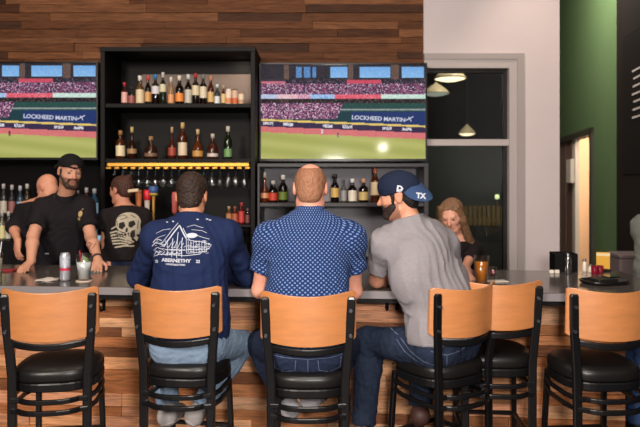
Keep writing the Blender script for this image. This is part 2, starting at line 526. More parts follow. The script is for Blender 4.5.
# ------------------------------------------------------------------ outside the window
M_terr = mat('dark_brick_outside', srgb(24, 26, 24), 0.8, var=0.3, vscale=3)
M_greenlit = mat('green_terrace_wall', srgb(26, 32, 28), 0.8, var=0.3, vscale=2)
MB().box((1.45, 8.9, 0), (3.1, 9.0, 2.25)).build('wall_terrace', M_greenlit)['kind'] = 'structure'
M_fence = mat('yellow_fence_wood', srgb(92, 74, 34), 0.7, var=0.3, vscale=6)
f = thing('picket_fence', 'low yellowish picket fence seen dimly through the tall window', 'fence', (0, 0, 0))
b = MB()
for i in range(22):
    b.box((1.55 + i * 0.062, 8.3, 1.07), (1.595 + i * 0.062, 8.32, 1.33))
b.build('pickets', M_fence, f)
MB().box((1.5, 8.321, 1.1), (2.95, 8.35, 1.17)).build('rail', M_fence, f)
MB().box((1.5, 8.28, 0.0), (2.95, 8.36, 1.06)).build('base_wall', M_terr, f)
M_reflglow = mat('reflected_glow_warm', (1, .85, .6, 1), 0.5, emit=(1, .80, .50, 1), estr=2.2)
M_refldim = mat('reflected_glow_pale', (.6, .65, .55, 1), 0.5, emit=(.75, .80, .65, 1), estr=0.35)
M_lampmetal = mat('lamp_metal', srgb(60, 54, 46), 0.4, 0.6)
M_lampshade = mat('lamp_enamel_cream', srgb(206, 186, 150), 0.4)
def pendant_reflection(px, py, d, r, glow, label):  # glowing dishes behind the pane stand for lamps reflected in it
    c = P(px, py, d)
    t = thing('lamp_reflection', label, 'lamp', c, 0, 'lamp reflections in the window glass')
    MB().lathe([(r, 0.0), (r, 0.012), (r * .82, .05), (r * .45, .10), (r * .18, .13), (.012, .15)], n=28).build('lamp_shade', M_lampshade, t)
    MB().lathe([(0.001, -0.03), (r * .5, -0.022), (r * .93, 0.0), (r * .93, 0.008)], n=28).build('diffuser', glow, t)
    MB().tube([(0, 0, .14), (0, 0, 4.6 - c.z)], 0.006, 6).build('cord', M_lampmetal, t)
pendant_reflection(450, 79, 7.2, .185, M_reflglow, 'reflection of a large warm dish-shaped lamp, highest in the window glass')
pendant_reflection(436, 94, 8.0, .17, M_refldim, 'faint reflection of a greenish dish-shaped lamp in the window, partly hidden by the television')
pendant_reflection(467, 134, 9.6, .13, M_reflglow, 'reflection of a small warm lamp, lowest in the window, just above its crossbar')
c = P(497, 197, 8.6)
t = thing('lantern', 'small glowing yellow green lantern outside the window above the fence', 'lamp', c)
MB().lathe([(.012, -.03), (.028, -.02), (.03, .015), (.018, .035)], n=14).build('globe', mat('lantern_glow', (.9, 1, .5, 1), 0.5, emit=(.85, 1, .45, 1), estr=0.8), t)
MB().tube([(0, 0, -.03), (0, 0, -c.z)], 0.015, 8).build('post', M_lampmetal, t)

# ================================================================== the bar
BAR_RZ = math.radians(-4.5)
BARM = Matrix.Translation((0, 3.40, 0)) @ Matrix.Rotation(BAR_RZ, 4, 'Z')
def on_bar(px, py_base=None, d=None):
    """point on the bar top under image column px at depth d"""
    return Vector(((px - 320) * d / F, d, 1.06))
bar = thing('bar_counter', 'long bar counter with dark top and reclaimed wood front', 'bar', (0, 3.40, 0), BAR_RZ)
M_top = mat('bar_top_slate', srgb(84, 77, 74), 0.15, var=0.12, vscale=25, spec=0.5)
M_edge = mat('bar_edge_sheen', srgb(128, 122, 124), 0.4)
M_black = mat('black_satin', srgb(13, 12, 13), 0.5, spec=.25)
MB().box((-3.2, 0.0, 1.022), (1.93, 0.87, 1.06), bev=0.004).build('countertop', M_top, bar)
MB().box((-3.2, -.006, 1.016), (1.93, -.0005, 1.058), bev=.002).build('edge_sheen', M_edge, bar)  # lighter strip stands for the sheen along the countertop edge
MB().box((-3.2, 0.02, 0.990), (1.93, 0.86, 1.021)).build('top_support', M_black, bar)
pal_bar = [srgb(222, 158, 112)[:3], srgb(208, 138, 90)[:3], srgb(228, 170, 126)[:3], srgb(184, 116, 72)[:3], srgb(222, 156, 118)[:3], srgb(140, 88, 56)[:3], srgb(232, 178, 138)[:3]]
plank_wall('front_boards', -3.2, 1.78, 0.02, 0.989, 0.072, pal_bar, 23, M_barwood, parent=bar, origin=(0, 0.44, 0), lmin=0.3, lmax=1.1, dy=0.005)
MB().box((-3.2, 0.461, 0.0), (1.78, 0.60, 0.989)).build('bar_body', M_black, bar)
MB().box((-3.2, 0.605, 0.86), (1.78, 0.84, 0.885)).build('under_shelf', M_black, bar)
MB().box((-3.2, 0.79, 0.0), (1.78, 0.84, 0.859)).build('rear_panel', M_black, bar)
# purse hooks on the front boards
M_hook = mat('black_iron', srgb(20, 18, 18), 0.45, 0.3)
def hook(px, py, label):
    q = (px - 320) / F
    y = 3.40 + 0.42
    for _ in range(4):
        lx = None
        X = q * y
        y = 3.40 + 0.408 / math.cos(BAR_RZ) + math.tan(BAR_RZ) * X
    z = CAMZ - (py - HY) * y / F
    t = thing('purse_hook', label, 'hook', (q * y, y, z), BAR_RZ, 'black purse hooks under the bar top')
    MB().box((-.011, -.006, -.035), (.011, 0.002, .035), bev=.003).build('hook_plate', M_hook, t)
    MB().tube([(0, -.006, -.015), (0, -.025, -.030), (0, -.045, -.028), (0, -.055, -.008), (0, -.052, .004)], .006, 8).build('lower_prong', M_hook, t)
    MB().tube([(0, -.004, .018), (0, -.03, .022), (0, -.052, .036)], .006, 8).build('upper_prong', M_hook, t)
hook(104, 305, 'black iron purse hook on the boards right of the first stool')
hook(387, 304, 'black iron purse hook under the bar, left of two beside the grey shirt')
hook(397, 304, 'black iron purse hook under the bar, right of two beside the grey shirt')

# ------------------------------------------------------------------ bar stools
M_ply = mat('stool_plywood', srgb(192, 124, 72), 0.38, var=0.16, vscale=6, stretch=(1, 1, 6), coat=1.0, crough=.42, spec=.8)
M_stool = mat('stool_black_metal', srgb(16, 16, 18), 0.30, 0.0, spec=0.6)
M_vinyl = mat('black_vinyl', srgb(22, 20, 20), 0.36, bump=0.06, bscale=120, spec=0.5)
def squircle(rx, ry, n=40, e=2.8):
    out = []
    for i in range(n):
        a = 2 * math.pi * i / n
        c, s = math.cos(a), math.sin(a)
        out.append((rx * math.copysign(abs(c) ** (2 / e), c), ry * math.copysign(abs(s) ** (2 / e), s)))
    return out
def seat_mesh(rx, ry, prof):
    n = 44; vs = []; fs = []
    for k, z in prof:
        vs += [(x * k, y * k, z) for x, y in squircle(rx, ry, n)]
    m = len(prof)
    for j in range(m - 1):
        for i in range(n):
            i2 = (i + 1) % n
            fs.append((j * n + i, j * n + i2, (j + 1) * n + i2, (j + 1) * n + i))
    fs.append(tuple(reversed(range(n)))); fs.append(tuple((m - 1) * n + i for i in range(n)))
    return MB().add(vs, fs, smooth=True)
def back_curve(u):           # u in -1..1 across the panel: (x, y)
    return (0.228 * u, -0.250 + 0.085 * (u * u))
def make_stool(label, loc, rz):
    t = thing('bar_stool', label, 'stool', loc, rz, 'bar stools along the counter')
    seat_mesh(.205, .205, [(.90, .668), (.985, .670), (1.0, .683), (1.0, .706), (.98, .722), (.91, .733), (.70, .739), (.40, .742), (.02, .742)]).build('seat', M_vinyl, t)
    # seat ring
    ring = [(x, y, .646) for x, y in squircle(.195, .195, 40)]
    MB().tube(ring, .021, closed=True, rect=True, sx=.55, sy=1.0).build('seat_frame', M_stool, t)
    # rear legs run up into the back posts
    for s in (-1, 1):
        MB().tube([(s * .174, -.215, 0), (s * .174, -.190, .35), (s * .176, -.185, .70), (s * .184, -.190, .80), (s * .197, -.199, .95), (s * .204, -.209, 1.098), (s * .204, -.210, 1.108)],
                  [.021, .021, .021, .021, .021, .020, .014], rect=True, sx=1.0, sy=.55, upv=(0, 1, 0)).build('back_post', M_stool, t)
        MB().tube([(s * .172, .205, 0), (s * .168, .185, .35), (s * .160, .165, .632)], .0175, rect=True, sx=.8, sy=.8, upv=(0, 1, 0)).build('leg', M_stool, t)
    # plywood back, bent across
    n = 26; vs = []; fs = []
    for i in range(n + 1):
        u = -1 + 2 * i / n
        x, y = back_curve(u); e = abs(u)
        rz_ = 0.012 * max(0, (e - .9) / .1) ** 2
        zb, zt = .897 + rz_ - .016 * (1 - u * u), 1.140 - rz_ - .022 * (1 - u * u)
        for (dy, z) in ((-.0065, zb), (-.0065, zt), (.0065, zt), (.0065, zb)):
            lean = -0.012 * (z - .885) / .25
            vs.append((x, y + dy + lean, z))
    for i in range(n):
        for k in range(4):
            k2 = (k + 1) % 4
            fs.append((i * 4 + k, i * 4 + k2, (i + 1) * 4 + k2, (i + 1) * 4 + k))
    fs.append((3, 2, 1, 0)); fs.append((n * 4, n * 4 + 1, n * 4 + 2, n * 4 + 3))
    bp = MB().add(vs, fs).build('back_panel', M_ply, t)
    bv = bp.modifiers.new('edge', 'BEVEL'); bv.width = .003; bv.segments = 2; bv.limit_method = 'ANGLE'
    # bolts of the posts
    for s in (-1, 1):
        for z in (1.045, .925):
            bb = MB(); bb.add([(s * .200 + .008 * math.cos(a), -.2215 + (1.098 - z) * .07 + d, z + .008 * math.sin(a)) for d in (0, -.010) for a in [k * math.pi / 5 for k in range(10)]],
                   [tuple(range(10)), tuple(range(19, 9, -1))] + [(k, (k + 1) % 10, 10 + (k + 1) % 10, 10 + k) for k in range(10)])
            bb.build('bolt', mat('bolt_steel', srgb(120, 124, 135), 0.3, 0.9), t)
    # curved bar under the back panel
    cp = [(back_curve(u * .80)[0], back_curve(u * .80)[1] + .012, .866 - .014 * (1 - u * u)) for u in [-1 + i / 6 for i in range(13)]]
    MB().tube(cp, .016, rect=True, sx=.6, sy=.95).build('back_rail', M_stool, t)
    # double hoop rungs below the seat and the foot ring
    for z, k in ((.590, .93), (.540, .97)):
        pts = [(-.178, -.195, z)] + [(x * k, y * k - .03, z) for x, y in squircle(.19, .23, 40) if y < -.17 or abs(x) < .10 and y < 0]
        pts = sorted([q for q in pts], key=lambda q: q[0]) + [(.178, -.195, z)]
        MB().tube(pts, .013, rect=True, sx=.7, sy=.9).build('rear_rung', M_stool, t)
        for s in (-1, 1):
            MB().tube([(s * .178, -.195, z), (s * .198, -.10, z), (s * .198, .06, z), (s * .166, .172, z)], .012, rect=True, sx=.7, sy=.9).build('side_rung', M_stool, t)
    fr = [(-.176, -.198, .30), (.176, -.198, .30), (.169, .188, .30), (-.169, .188, .30)]
    for i in range(4):
        MB().tube([fr[i], fr[(i + 1) % 4]], .013, rect=True, sx=.8, sy=.8).build('foot_rest', M_stool, t)
    return t
def stool_at(px, d, rz_deg, label):      # px = image column of the seat centre
    return make_stool(label, ((px - 320) * d / F, d, 0), math.radians(rz_deg))
def stool_by_back(px, d, rz_deg, label):      # px, d = where the middle of the back panel stands
    a = math.radians(rz_deg); X = (px - 320) * d / F
    return make_stool(label, (X - .25 * math.sin(a), d + .25 * math.cos(a), 0), a)
stool_by_back(46, 2.98, 7, "empty bar stool in front of the silver can, first from the photo's left edge")
stool_by_back(172.5, 3.05, -8, 'bar stool under the person in the navy long-sleeved printed shirt')
stool_by_back(308, 2.89, 0, 'bar stool under the person in the blue dotted short-sleeved shirt')
stool_by_back(474, 3.09, 33, 'bar stool under the person in the grey t-shirt, its back turned to the right')
stool_by_back(501, 3.215, -4, 'empty bar stool nearest the amber beer, partly hidden by the grey t-shirt person\'s stool')
stool_by_back(619, 2.99, 5, 'empty bar stool in front of the black serving tray at the right end')
# ================================================================== back bar furniture
M_shelf = mat('black_laminate', srgb(14, 11, 11), 0.55, var=0.1, vscale=10, spec=.2)
M_shelflit = mat('shelf_back_lit_brown', srgb(112, 92, 80), 0.5, var=0.08, vscale=6)
M_grey = mat('grey_laminate', srgb(124, 120, 128), 0.45, var=0.10, vscale=5, stretch=(1, 1, 8))
M_greydark = mat('dark_grey_laminate', srgb(52, 49, 52), 0.45)

ux0, ux1, uf, ub = -1.765, -0.522, 5.00, 5.43
tall = thing('liquor_cabinet', 'tall open black liquor cabinet between the two televisions', 'cabinet', ((ux0 + ux1) / 2, 5.2, 0))
def part_box(name, lo, hi, m, parent, bev=0.002):
    o = MB().box(lo, hi, bev=bev).build(name, m); o.parent = parent
    o.location = -Vector(parent.location); return o
part_box('side_panel', (ux0, uf, 0.0), (ux0 + .035, ub, 2.73), M_shelf, tall)
part_box('side_panel', (ux1 - .035, uf, 0.0), (ux1, ub, 2.73), M_shelf, tall)
part_box('top_panel', (ux0 - .004, uf - .006, 2.70), (ux1 + .004, ub, 2.735), M_shelf, tall)
part_box('shelf', (ux0 + .036, uf + .01, 2.250), (ux1 - .036, ub - .02, 2.282), M_shelf, tall)
part_box('shelf', (ux0 + .036, uf + .01, 1.806), (ux1 - .036, ub - .02, 1.838), M_shelf, tall)
part_box('back_panel', (ux0 + .036, ub - .019, 1.2), (ux1 - .036, ub, 2.699), M_shelf, tall)
part_box('back_panel', (ux0 + .22, ub - .03, 2.283), (ux1 - .04, ub - .0195, 2.585), M_shelflit, tall)['label'] = 'brown board for the lit part of the cabinet back'  # lighter colour only where the cabinet back catches light, rest left dark

# brass stemware rack under the lower shelf
M_brass = mat('brass', srgb(186, 138, 62), 0.36, 1.0)
rack = thing('stemware_rack', 'brass hanging glass rack under the lowest shelf of the tall cabinet', 'rack', (-1.137, 5.2, 1.806))
def rel(o, parent): o.parent = parent; o.location = -Vector(parent.location); return o
rel(MB().box((ux0 + .05, 5.012, 1.776), (ux1 - .05, 5.028, 1.805), bev=.002).build('front_bar', M_brass), rack)
rel(MB().box((ux0 + .05, 5.36, 1.787), (ux1 - .05, 5.374, 1.804), bev=.002).build('rear_bar', M_brass), rack)
NG = 17
gx = [ux0 + .095 + i * (ux1 - ux0 - .19) / (NG - 1) for i in range(NG)]
pit = gx[1] - gx[0]
for i in range(NG + 1):
    x = gx[0] - pit / 2 + i * pit
    b = MB(); b.box((x - .004, 5.029, 1.768), (x + .004, 5.37, 1.786)); b.box((x - .019, 5.008, 1.758), (x + .019, 5.37, 1.768))
    rel(b.build('rail', M_brass), rack)
M_glass = thin_glass('clear_glass', (.95, .96, .96, 1), 2.1, .10)
def stem_prof(r, h):
    # hanging upside down: foot at the top (z = 0), rim at -h
    o = [(0, 0), (.030, 0), (.031, -.003), (.010, -.008), (.0045, -.018), (.004, -.060), (.006, -.072), (r * .72, -.088), (r, -.118), (r * .93, -h)]
    i = [(r * .93 - .0015, -h), (r - .002, -.118), (r * .70, -.091), (.0, -.078)]
    return o + i
sg = MB().lathe(stem_prof(.034, .165), n=18, close=False).add([], []).build('stem_glass', M_glass)
SGM = sg.data
for i, x in enumerate(gx):
    o = sg if i == 0 else sg.copy()
    if i: COL.objects.link(o)
    o.location = (x, 5.065 + rnd.uniform(-.01, .01), 1.7715)
    tag(o, 'clear stemmed glass hanging upside down, %s from the left end of the brass rack' % ORD[i], 'glass', 'stem glasses hanging from the brass rack')

# lower right cabinet beneath the right television: grey open shelf unit
rx0, rx1 = -0.503, 0.872
sunit = thing('shelf_unit', 'grey open shelf unit below the right television', 'shelf', (0.18, 5.2, 0))
part_box('side_panel', (rx0, uf, 0.0), (rx0 + .018, ub, 1.80), M_greydark, sunit)
part_box('side_panel', (rx1 - .035, uf, 0.0), (rx1, ub, 1.80), M_greydark, sunit)
part_box('top_panel', (rx0, uf - .004, 1.772), (rx1, ub, 1.80), M_greydark, sunit)
part_box('shelf', (rx0 + .019, uf + .005, 1.452), (rx1 - .036, ub - .02, 1.482), M_greydark, sunit)
part_box('back_panel', (rx0 + .019, ub - .019, 1.0), (rx1 - .036, ub, 1.771), M_grey, sunit)

# back counter along the wall
bc = thing('back_counter', 'dark back counter along the wall behind the bar', 'counter', (-1.2, 5.2, 0))
part_box('counter_top', (-4.3, 4.985, .95), (.86, 4.999, .99), M_black, bc)
part_box('front_panel', (-4.3, 4.99, 0.0), (.86, 4.999, .949), M_black, bc)
ri = thing('bottle_riser', 'black stepped bottle riser under the left television', 'riser', (-2.5, 5.2, 0))
part_box('step', (-3.6, 5.02, 0.0), (ux0 - .01, 5.22, 1.17), M_black, ri)
part_box('step', (-3.6, 5.225, 0.0), (ux0 - .01, 5.42, 1.36), M_black, ri)
r2 = thing('glass_shelf', 'low black shelf below the hanging glasses', 'shelf', (-1.13, 5.2, 0))
part_box('shelf_board', (ux0 + .037, 5.10, 1.28), (ux1 - .037, 5.40, 1.30), M_black, r2)
part_box('shelf_board', (ux0 + .037, 5.02, 1.02), (ux1 - .037, 5.40, 1.05), M_black, r2)

# ------------------------------------------------------------------ televisions with the ball game
def tv_colour(u, v, r):
    n = r.random()
    def mix(a, b, t): return tuple(a[i] * (1 - t) + b[i] * t for i in range(3))
    tilt = 0.07 * u
    if v < .155:
        for a, b in ((.215, .25), (.262, .30), (.315, .335), (.42, .525), (.60, .785), (.855, .99)):
            if a < u < b and .02 < v < .135:
                return mix((96, 150, 214), (150, 196, 236), n * .6 + .4 * (v / .13)) if a > .4 else mix((60, 100, 160), (110, 160, 210), n)
        if .53 < u < .56 or .79 < u < .84 or .14 < u < .17: return mix((120, 96, 84), (80, 60, 56), n)
        return mix((30, 30, 40), (58, 52, 58), n)
    if v < .20:
        if .52 < u < .73 and v > .165: return mix((190, 60, 80), (210, 90, 110), n)
        if u < .15: return (200, 110, 130) if v > .175 else (60, 50, 60)
        return mix((36, 30, 40), (120, 110, 130), n ** 4)
    if v < .315:
        if n < .40: return (44, 36, 60)
        if n < .62: return (164, 92, 128)
        if n < .72: return (226, 200, 216)
        if n < .86: return (92, 74, 116)
        return (120, 60, 84)
    if v < .365:
        if u < .10: return mix((150, 170, 210), (220, 220, 235), n)
        if u < .22: return mix((220, 150, 160), (235, 225, 230), n)
        if u < .30: return mix((190, 100, 130), (225, 200, 215), n)
        if u < .45: return mix((90, 150, 215), (200, 215, 235), n)
        if u < .73: return mix((214, 70, 90), (235, 150, 160), n ** 2)
        return mix((170, 205, 190), (225, 240, 232), n)
    if v < .41: return mix((26, 24, 32), (150, 110, 90), n ** 7)
    if u < .50 - (v - .41) * .25 and v < .575:
        if n < .36: return (50, 36, 62)
        if n < .64: return (170, 94, 132)
        if n < .78: return (236, 208, 222)
        return (104, 72, 108)
    if v < .50: return mix((34, 62, 58), (40, 84, 78), n) if v < .47 or v > .485 else mix((120, 130, 130), (170, 176, 178), n)
    if v < .575 + .07 * max(0, u - .0): return (24, 58, 66) if u < .55 else mix((24, 44, 96), (34, 58, 112), n)
    if abs(v - (.585 + tilt)) < .011: return (226, 196, 110)
    if v < .655 + tilt:
        k = int(u * 8.3)
        f = u * 8.3 - k
        if .12 < f < .62 and abs(v - (.622 + tilt)) < .016 and n < .75 and k % 3 != 2: return (214, 210, 220)
        return mix((40, 34, 62), (62, 46, 80), n)
    if v < .715 + tilt * 1.1: return mix((206, 104, 108), (216, 124, 122), n)
    s = math.sin((v - .2 * u) * 40)
    return mix((158, 162, 84), (182, 182, 106), .5 + .35 * s + .15 * n)
M_tvbody = mat('tv_plastic', srgb(14, 14, 16), 0.3)
M_screen = None
def screen_material():
    m = bpy.data.materials.new('tv_picture'); m.use_nodes = True
    nt = m.node_tree; b = nt.nodes['Principled BSDF']
    a = nt.nodes.new('ShaderNodeAttribute'); a.attribute_name = 'Col'
    b.inputs['Base Color'].default_value = (0.01, 0.01, 0.012, 1); b.inputs['Roughness'].default_value = 0.07
    nt.links.new(a.outputs['Color'], b.inputs['Emission Color']); b.inputs['Emission Strength'].default_value = 1.0
    return m
M_screen = screen_material()
M_scrwhite = mat('tv_picture_white', (.01, .01, .01, 1), 0.2, emit=srgb(200, 204, 222), estr=1.0)
M_scrdark = mat('tv_picture_dark', (.01, .01, .01, 1), 0.2, emit=srgb(40, 34, 40), estr=1.0)
TVW, TVH = 1.416, 0.830
def make_tv(label, cx, cz):
    t = thing('television', label, 'television', (cx, 5.30, cz), 0, 'televisions above the back bar')
    x, z = TVW / 2, TVH / 2
    b = MB(); bz = .012
    b.box((-x, -.05, z - bz), (x, .03, z)); b.box((-x, -.05, -z), (x, .03, -z + .020)); b.box((-x, -.05, -z + .020), (-x + bz, .03, z - bz)); b.box((x - bz, -.05, -z + .020), (x, .03, z - bz))
    b.box((-x + bz, .0, -z + .02), (x - bz, .03, z - bz))
    b.build('casing', M_tvbody, t)
    MB().box((-.25, .0305, -.2), (.25, .13, .2)).build('wall_mount', M_black, t)
    nx, nz = 230, 130; r = random.Random(5)
    sx0, sx1, sz0, sz1 = -x + bz, x - bz, -z + .020, z - bz
    vs = []; fs = []; cs = []
    for j in range(nz):
        for i in range(nx):
            u = (i + .5) / nx; v = 1 - (j + .5) / nz
            c = srgb(*tv_colour(u, v, r))
            xa, xb = sx0 + (sx1 - sx0) * i / nx, sx0 + (sx1 - sx0) * (i + 1) / nx
            za, zb = sz0 + (sz1 - sz0) * j / nz, sz0 + (sz1 - sz0) * (j + 1) / nz
            k = len(vs)
            vs += [(xa, -.03, za), (xb, -.03, za), (xb, -.03, zb), (xa, -.03, zb)]; cs += [c] * 4; fs.append((k, k + 1, k + 2, k + 3))
    mb = MB(); mb.v = vs; mb.f = fs; mb.c = cs; mb.sm = [False] * len(fs)
    sc = mb.build('screen', M_screen, t, attr=True)
    def flat(name, vf, m):
        me = bpy.data.meshes.new(name); me.from_pydata([(a, -.032, c) for a, c in vf[0]], [], vf[1]); me.materials.append(m); link(name, me, sc)
    W_, H_ = sx1 - sx0, sz1 - sz0
    uv = lambda u, v: (sx0 + u * W_, sz1 - v * H_)
    cx_, cz_ = uv(.715, .575)
    art = Art().add(text_flat('LOCKHEED MARTIN', .034, cx_, cz_, -.05, bold=.0012, sx=1.05))
    sx_, sz_ = uv(.905, .578); art.line([(sx_ - .035, sz_ - .012), (sx_ + .03, sz_ + .02)], .008); art.line([(sx_ - .01, sz_ + .018), (sx_ + .014, sz_ - .02)], .007)
    flat('banner_lettering', (art.v, art.f), M_scrwhite)
    a2 = Art(); px_, pz_ = uv(.468, .735)
    a2.line([(px_, pz_ + .014), (px_, pz_ - .008)], .014); a2.line([(px_ - .002, pz_ - .006), (px_ - .006, pz_ - .03)], .006); a2.line([(px_ + .002, pz_ - .006), (px_ + .006, pz_ - .03)], .006)
    flat('fielder', (a2.v, a2.f), M_scrdark)
    a3 = Art(); px_, pz_ = uv(.372, .70)
    a3.line([(px_, pz_ + .012), (px_, pz_ - .008)], .012); a3.line([(px_ - .002, pz_ - .006), (px_ - .004, pz_ - .026)], .006); a3.line([(px_ + .002, pz_ - .006), (px_ + .005, pz_ - .026)], .006)
    flat('fielder', (a3.v, a3.f), M_scrwhite)
    return t
make_tv('right wall television showing a baseball game, beside the white wall', .1965, 2.241)
make_tv('left wall television showing a baseball game, cut by the photo edge', -2.585, 2.252)

# ------------------------------------------------------------------ bottles
def bottle_prof(kind, H, r):
    if kind == 'wine':
        return [(r * .9, 0), (r, .006), (r, H * .60), (r * .93, H * .66), (r * .55, H * .73), (r * .36, H * .78), (r * .34, H * .97), (r * .40, H * .975), (r * .40, H)]
    if kind == 'squat':
        return [(r * .85, 0), (r * .98, .006), (r, H * .30), (r * .86, H * .46), (r * .45, H * .56), (r * .26, H * .62), (r * .25, H * .84), (r * .32, H * .85), (r * .32, H * .9)]
    if kind == 'flask':
        return [(r * .8, 0), (r, .01), (r * .98, H * .30), (r * .72, H * .44), (r * .34, H * .55), (r * .27, H * .65), (r * .25, H * .9), (r * .3, H * .91), (r * .3, H * .93)]
    if kind == 'square':
        return [(r * .95, 0), (r, .004), (r, H * .56), (r * .9, H * .62), (r * .45, H * .68), (r * .36, H * .72), (r * .34, H * .92), (r * .42, H * .93), (r * .42, H * .95)]
    return [(r * .92, 0), (r, .006), (r, H * .52), (r * .92, H * .58), (r * .55, H * .67), (r * .38, H * .73), (r * .36, H * .92), (r * .44, H * .93), (r * .44, H * .95)]
COLN = {}
def bmat(kind, rgb, rough=.3, trans=0.0):
    n = '%s_%d_%d_%d' % (kind, *rgb)
    return mat(n, srgb(*rgb), rough, trans=trans, spec=.6)
def cm(kind, rgb):
    return bmat(kind, rgb, .12 if kind == 'bottle_glass' else .5, 0.55 if kind == 'bottle_glass' else 0.0)
def bottle(px, top, base, wpx, d, kind, glass, label, capc, lab, group, lab_span=(.10, .48), name='liquor_bottle', cap_len=None):
    H = (base - top) * d / F; r = wpx * .5 * d / F
    z0 = base
    c = P(px, base, d)
    prof = bottle_prof(kind, H, r)
    n = 4 if False else 20
    o = MB().lathe(prof, n=n).build(name, cm('bottle_glass', glass)); 
    tag(o, lab, 'bottle', group)
    if label is not None:
        a, b = lab_span
        rr = r * 1.012
        lb = MB().lathe([(rr, H * a), (rr, H * b)], n=24, close=False).build('label', cm('label_paper', label), o)
    zt = prof[-1][1]; rn = prof[-1][0]
    cl = cap_len if cap_len else H * .16
    MB().lathe([(rn * 1.12, zt - cl + .006), (rn * 1.14, zt + .004), (rn * 1.02, zt + .007), (.001, zt + .007)], n=14).build('cap', cm('cap_foil', capc), o)
    return o, c
def put(oc, z):
    o, c = oc; o.location = (c.x, c.y, z)
AMB = (96, 44, 14); DRK = (30, 16, 12); CLR = (150, 150, 146); GRN = (34, 44, 22); ORG = (214, 110, 40)
TOPZ = 2.2825
g1 = 'bottles on the top shelf of the tall cabinet'
top_row = [
 (124.5, 81, 6, 'std', (90, 40, 36), (222, 168, 160), (176, 40, 50), 'small pink-labelled bottle with a red cap', (.08, .55)),
 (131.5, 86, 6.5, 'square', DRK, (150, 82, 80), (30, 24, 24), 'short dark bottle with a dull pink label and black cap', (.08, .5)),
 (140, 74, 8, 'std', (120, 90, 60), (216, 196, 162), (226, 220, 210), 'broad cream-labelled bottle with a tall white cap', (.05, .50)),
 (148, 74, 6.2, 'std', DRK, (206, 150, 84), (196, 66, 60), 'dark bottle with an ochre label and a red cap', (.10, .42)),
 (155.5, 74, 7.6, 'wine', DRK, (206, 202, 206), (40, 120, 176), 'dark bottle with a pale label and a bright blue cap', (.36, .62)),
 (163, 72, 6.6, 'wine', GRN, (206, 198, 164), (210, 204, 196), 'greenish bottle with a round cream label and pale neck', (.40, .64)),
 (171, 75.5, 6.2, 'std', (190, 150, 110), (216, 150, 100), (214, 206, 198), 'clear bottle with an apricot label and white cap', (.06, .36)),
 (179.5, 74, 8.2, 'std', DRK, (226, 136, 56), (216, 206, 190), 'dark bottle with an orange label and cream cap', (.10, .38)),
 (188.3, 72.5, 7, 'std', DRK, (190, 184, 172), (206, 216, 214), 'dark bottle with a grey white label and white cap', (.05, .48)),
 (195.6, 73, 7.2, 'wine', DRK, (212, 196, 164), (176, 40, 48), 'dark wine bottle with a tall cream label and red foil', (.30, .62)),
 (203.3, 74, 7.2, 'wine', DRK, (214, 200, 172), (126, 120, 116), 'dark wine bottle, tall cream label and grey foil', (.22, .60)),
 (210.8, 74, 6.4, 'std', AMB, (206, 170, 110), (196, 130, 90), 'amber bottle with a tan label and copper cap', (.08, .42)),
 (217.2, 83, 5.6, 'std', (70, 80, 84), (214, 220, 222), (206, 220, 228), 'small bottle with a white label and silver cap', (.06, .40)),
 (223.4, 84, 4.4, 'std', AMB, (216, 186, 130), (190, 160, 120), 'thin amber bottle beside the small canisters', (.08, .55)),
]
for px, top, w_, kd, gl, la, cp_, lb, sp in top_row:
    put(bottle(px, top, 103.5, w_, 5.09, kd, gl, la, cp_, lb + ' on the top shelf', g1, sp), TOPZ)
def canister(px, top, w_, body, band, lid, lb):
    d = 5.09; H = (103.5 - top) * d / F; r = w_ / 2 * d / F
    o = MB().lathe([(r * .94, 0), (r, .004), (r, H * .86), (r * .8, H * .93)], n=20).build('canister', cm('can_paint', body))
    tag(o, lb, 'canister', 'small canisters at the right of the top shelf')
    MB().lathe([(r * 1.015, H * .08), (r * 1.015, H * .42)], n=20, close=False).build('band', cm('label_paper', band), o)
    MB().lathe([(r * .82, H * .92), (r * .82, H), (.001, H)], n=18).build('lid', cm('cap_foil', lid), o)
    o.location = (P(px, 100, d).x, d, TOPZ)
canister(228.6, 88, 6, (226, 206, 190), (214, 140, 90), (226, 216, 206), 'white canister with a tan band, left of three on the top shelf')
canister(235.0, 88, 6, (206, 176, 150), (206, 96, 50), (90, 60, 50), 'beige canister with a red orange band, middle of three on the top shelf')
canister(241.4, 92, 6, (222, 204, 178), (190, 150, 120), (190, 120, 90), 'shorter cream canister, right of three on the top shelf')

g2 = 'bottles on the second shelf of the tall cabinet'
row2 = [
 (120.5, 128, 9, 'square', AMB, (222, 206, 166), (150, 110, 60), 'cream-labelled gold-topped bottle at the left end', (.10, .46)),
 (132, 123.5, 9.5, 'flask', (60, 30, 16), (156, 120, 80), (206, 176, 120), 'dark bottle with gold bands and a pale stopper', (.16, .30)),
 (151, 133, 13, 'squat', (70, 34, 18), (120, 90, 66), (150, 116, 76), 'squat wide decanter bottle', (.10, .24)),
 (172, 123.5, 8, 'flask', (96, 40, 22), (150, 60, 40), (190, 160, 120), 'slim reddish brown bottle', (.10, .34)),
 (182.6, 121.5, 9, 'wine', AMB, (216, 196, 166), (206, 170, 110), 'tall bottle with a large pale label', (.10, .46)),
 (197.8, 126, 10.5, 'flask', (120, 60, 20), (190, 140, 70), (206, 176, 130), 'amber round-shouldered bottle with a gold label', (.08, .26)),
 (212.7, 130, 11, 'squat', (90, 40, 24), (206, 190, 180), (196, 180, 170), 'squat red brown bottle with a thin pale label', (.08, .20)),
 (228, 123.5, 8, 'std', GRN, (110, 150, 90), (206, 196, 180), 'bottle with a green and cream label at the right end', (.06, .30)),
]
for px, top, w_, kd, gl, la, cp_, lb, sp in row2:
    put(bottle(px, top, 157, w_, 5.09, kd, gl, la, cp_, lb + ' of the second cabinet shelf', g2, sp), 1.8385)

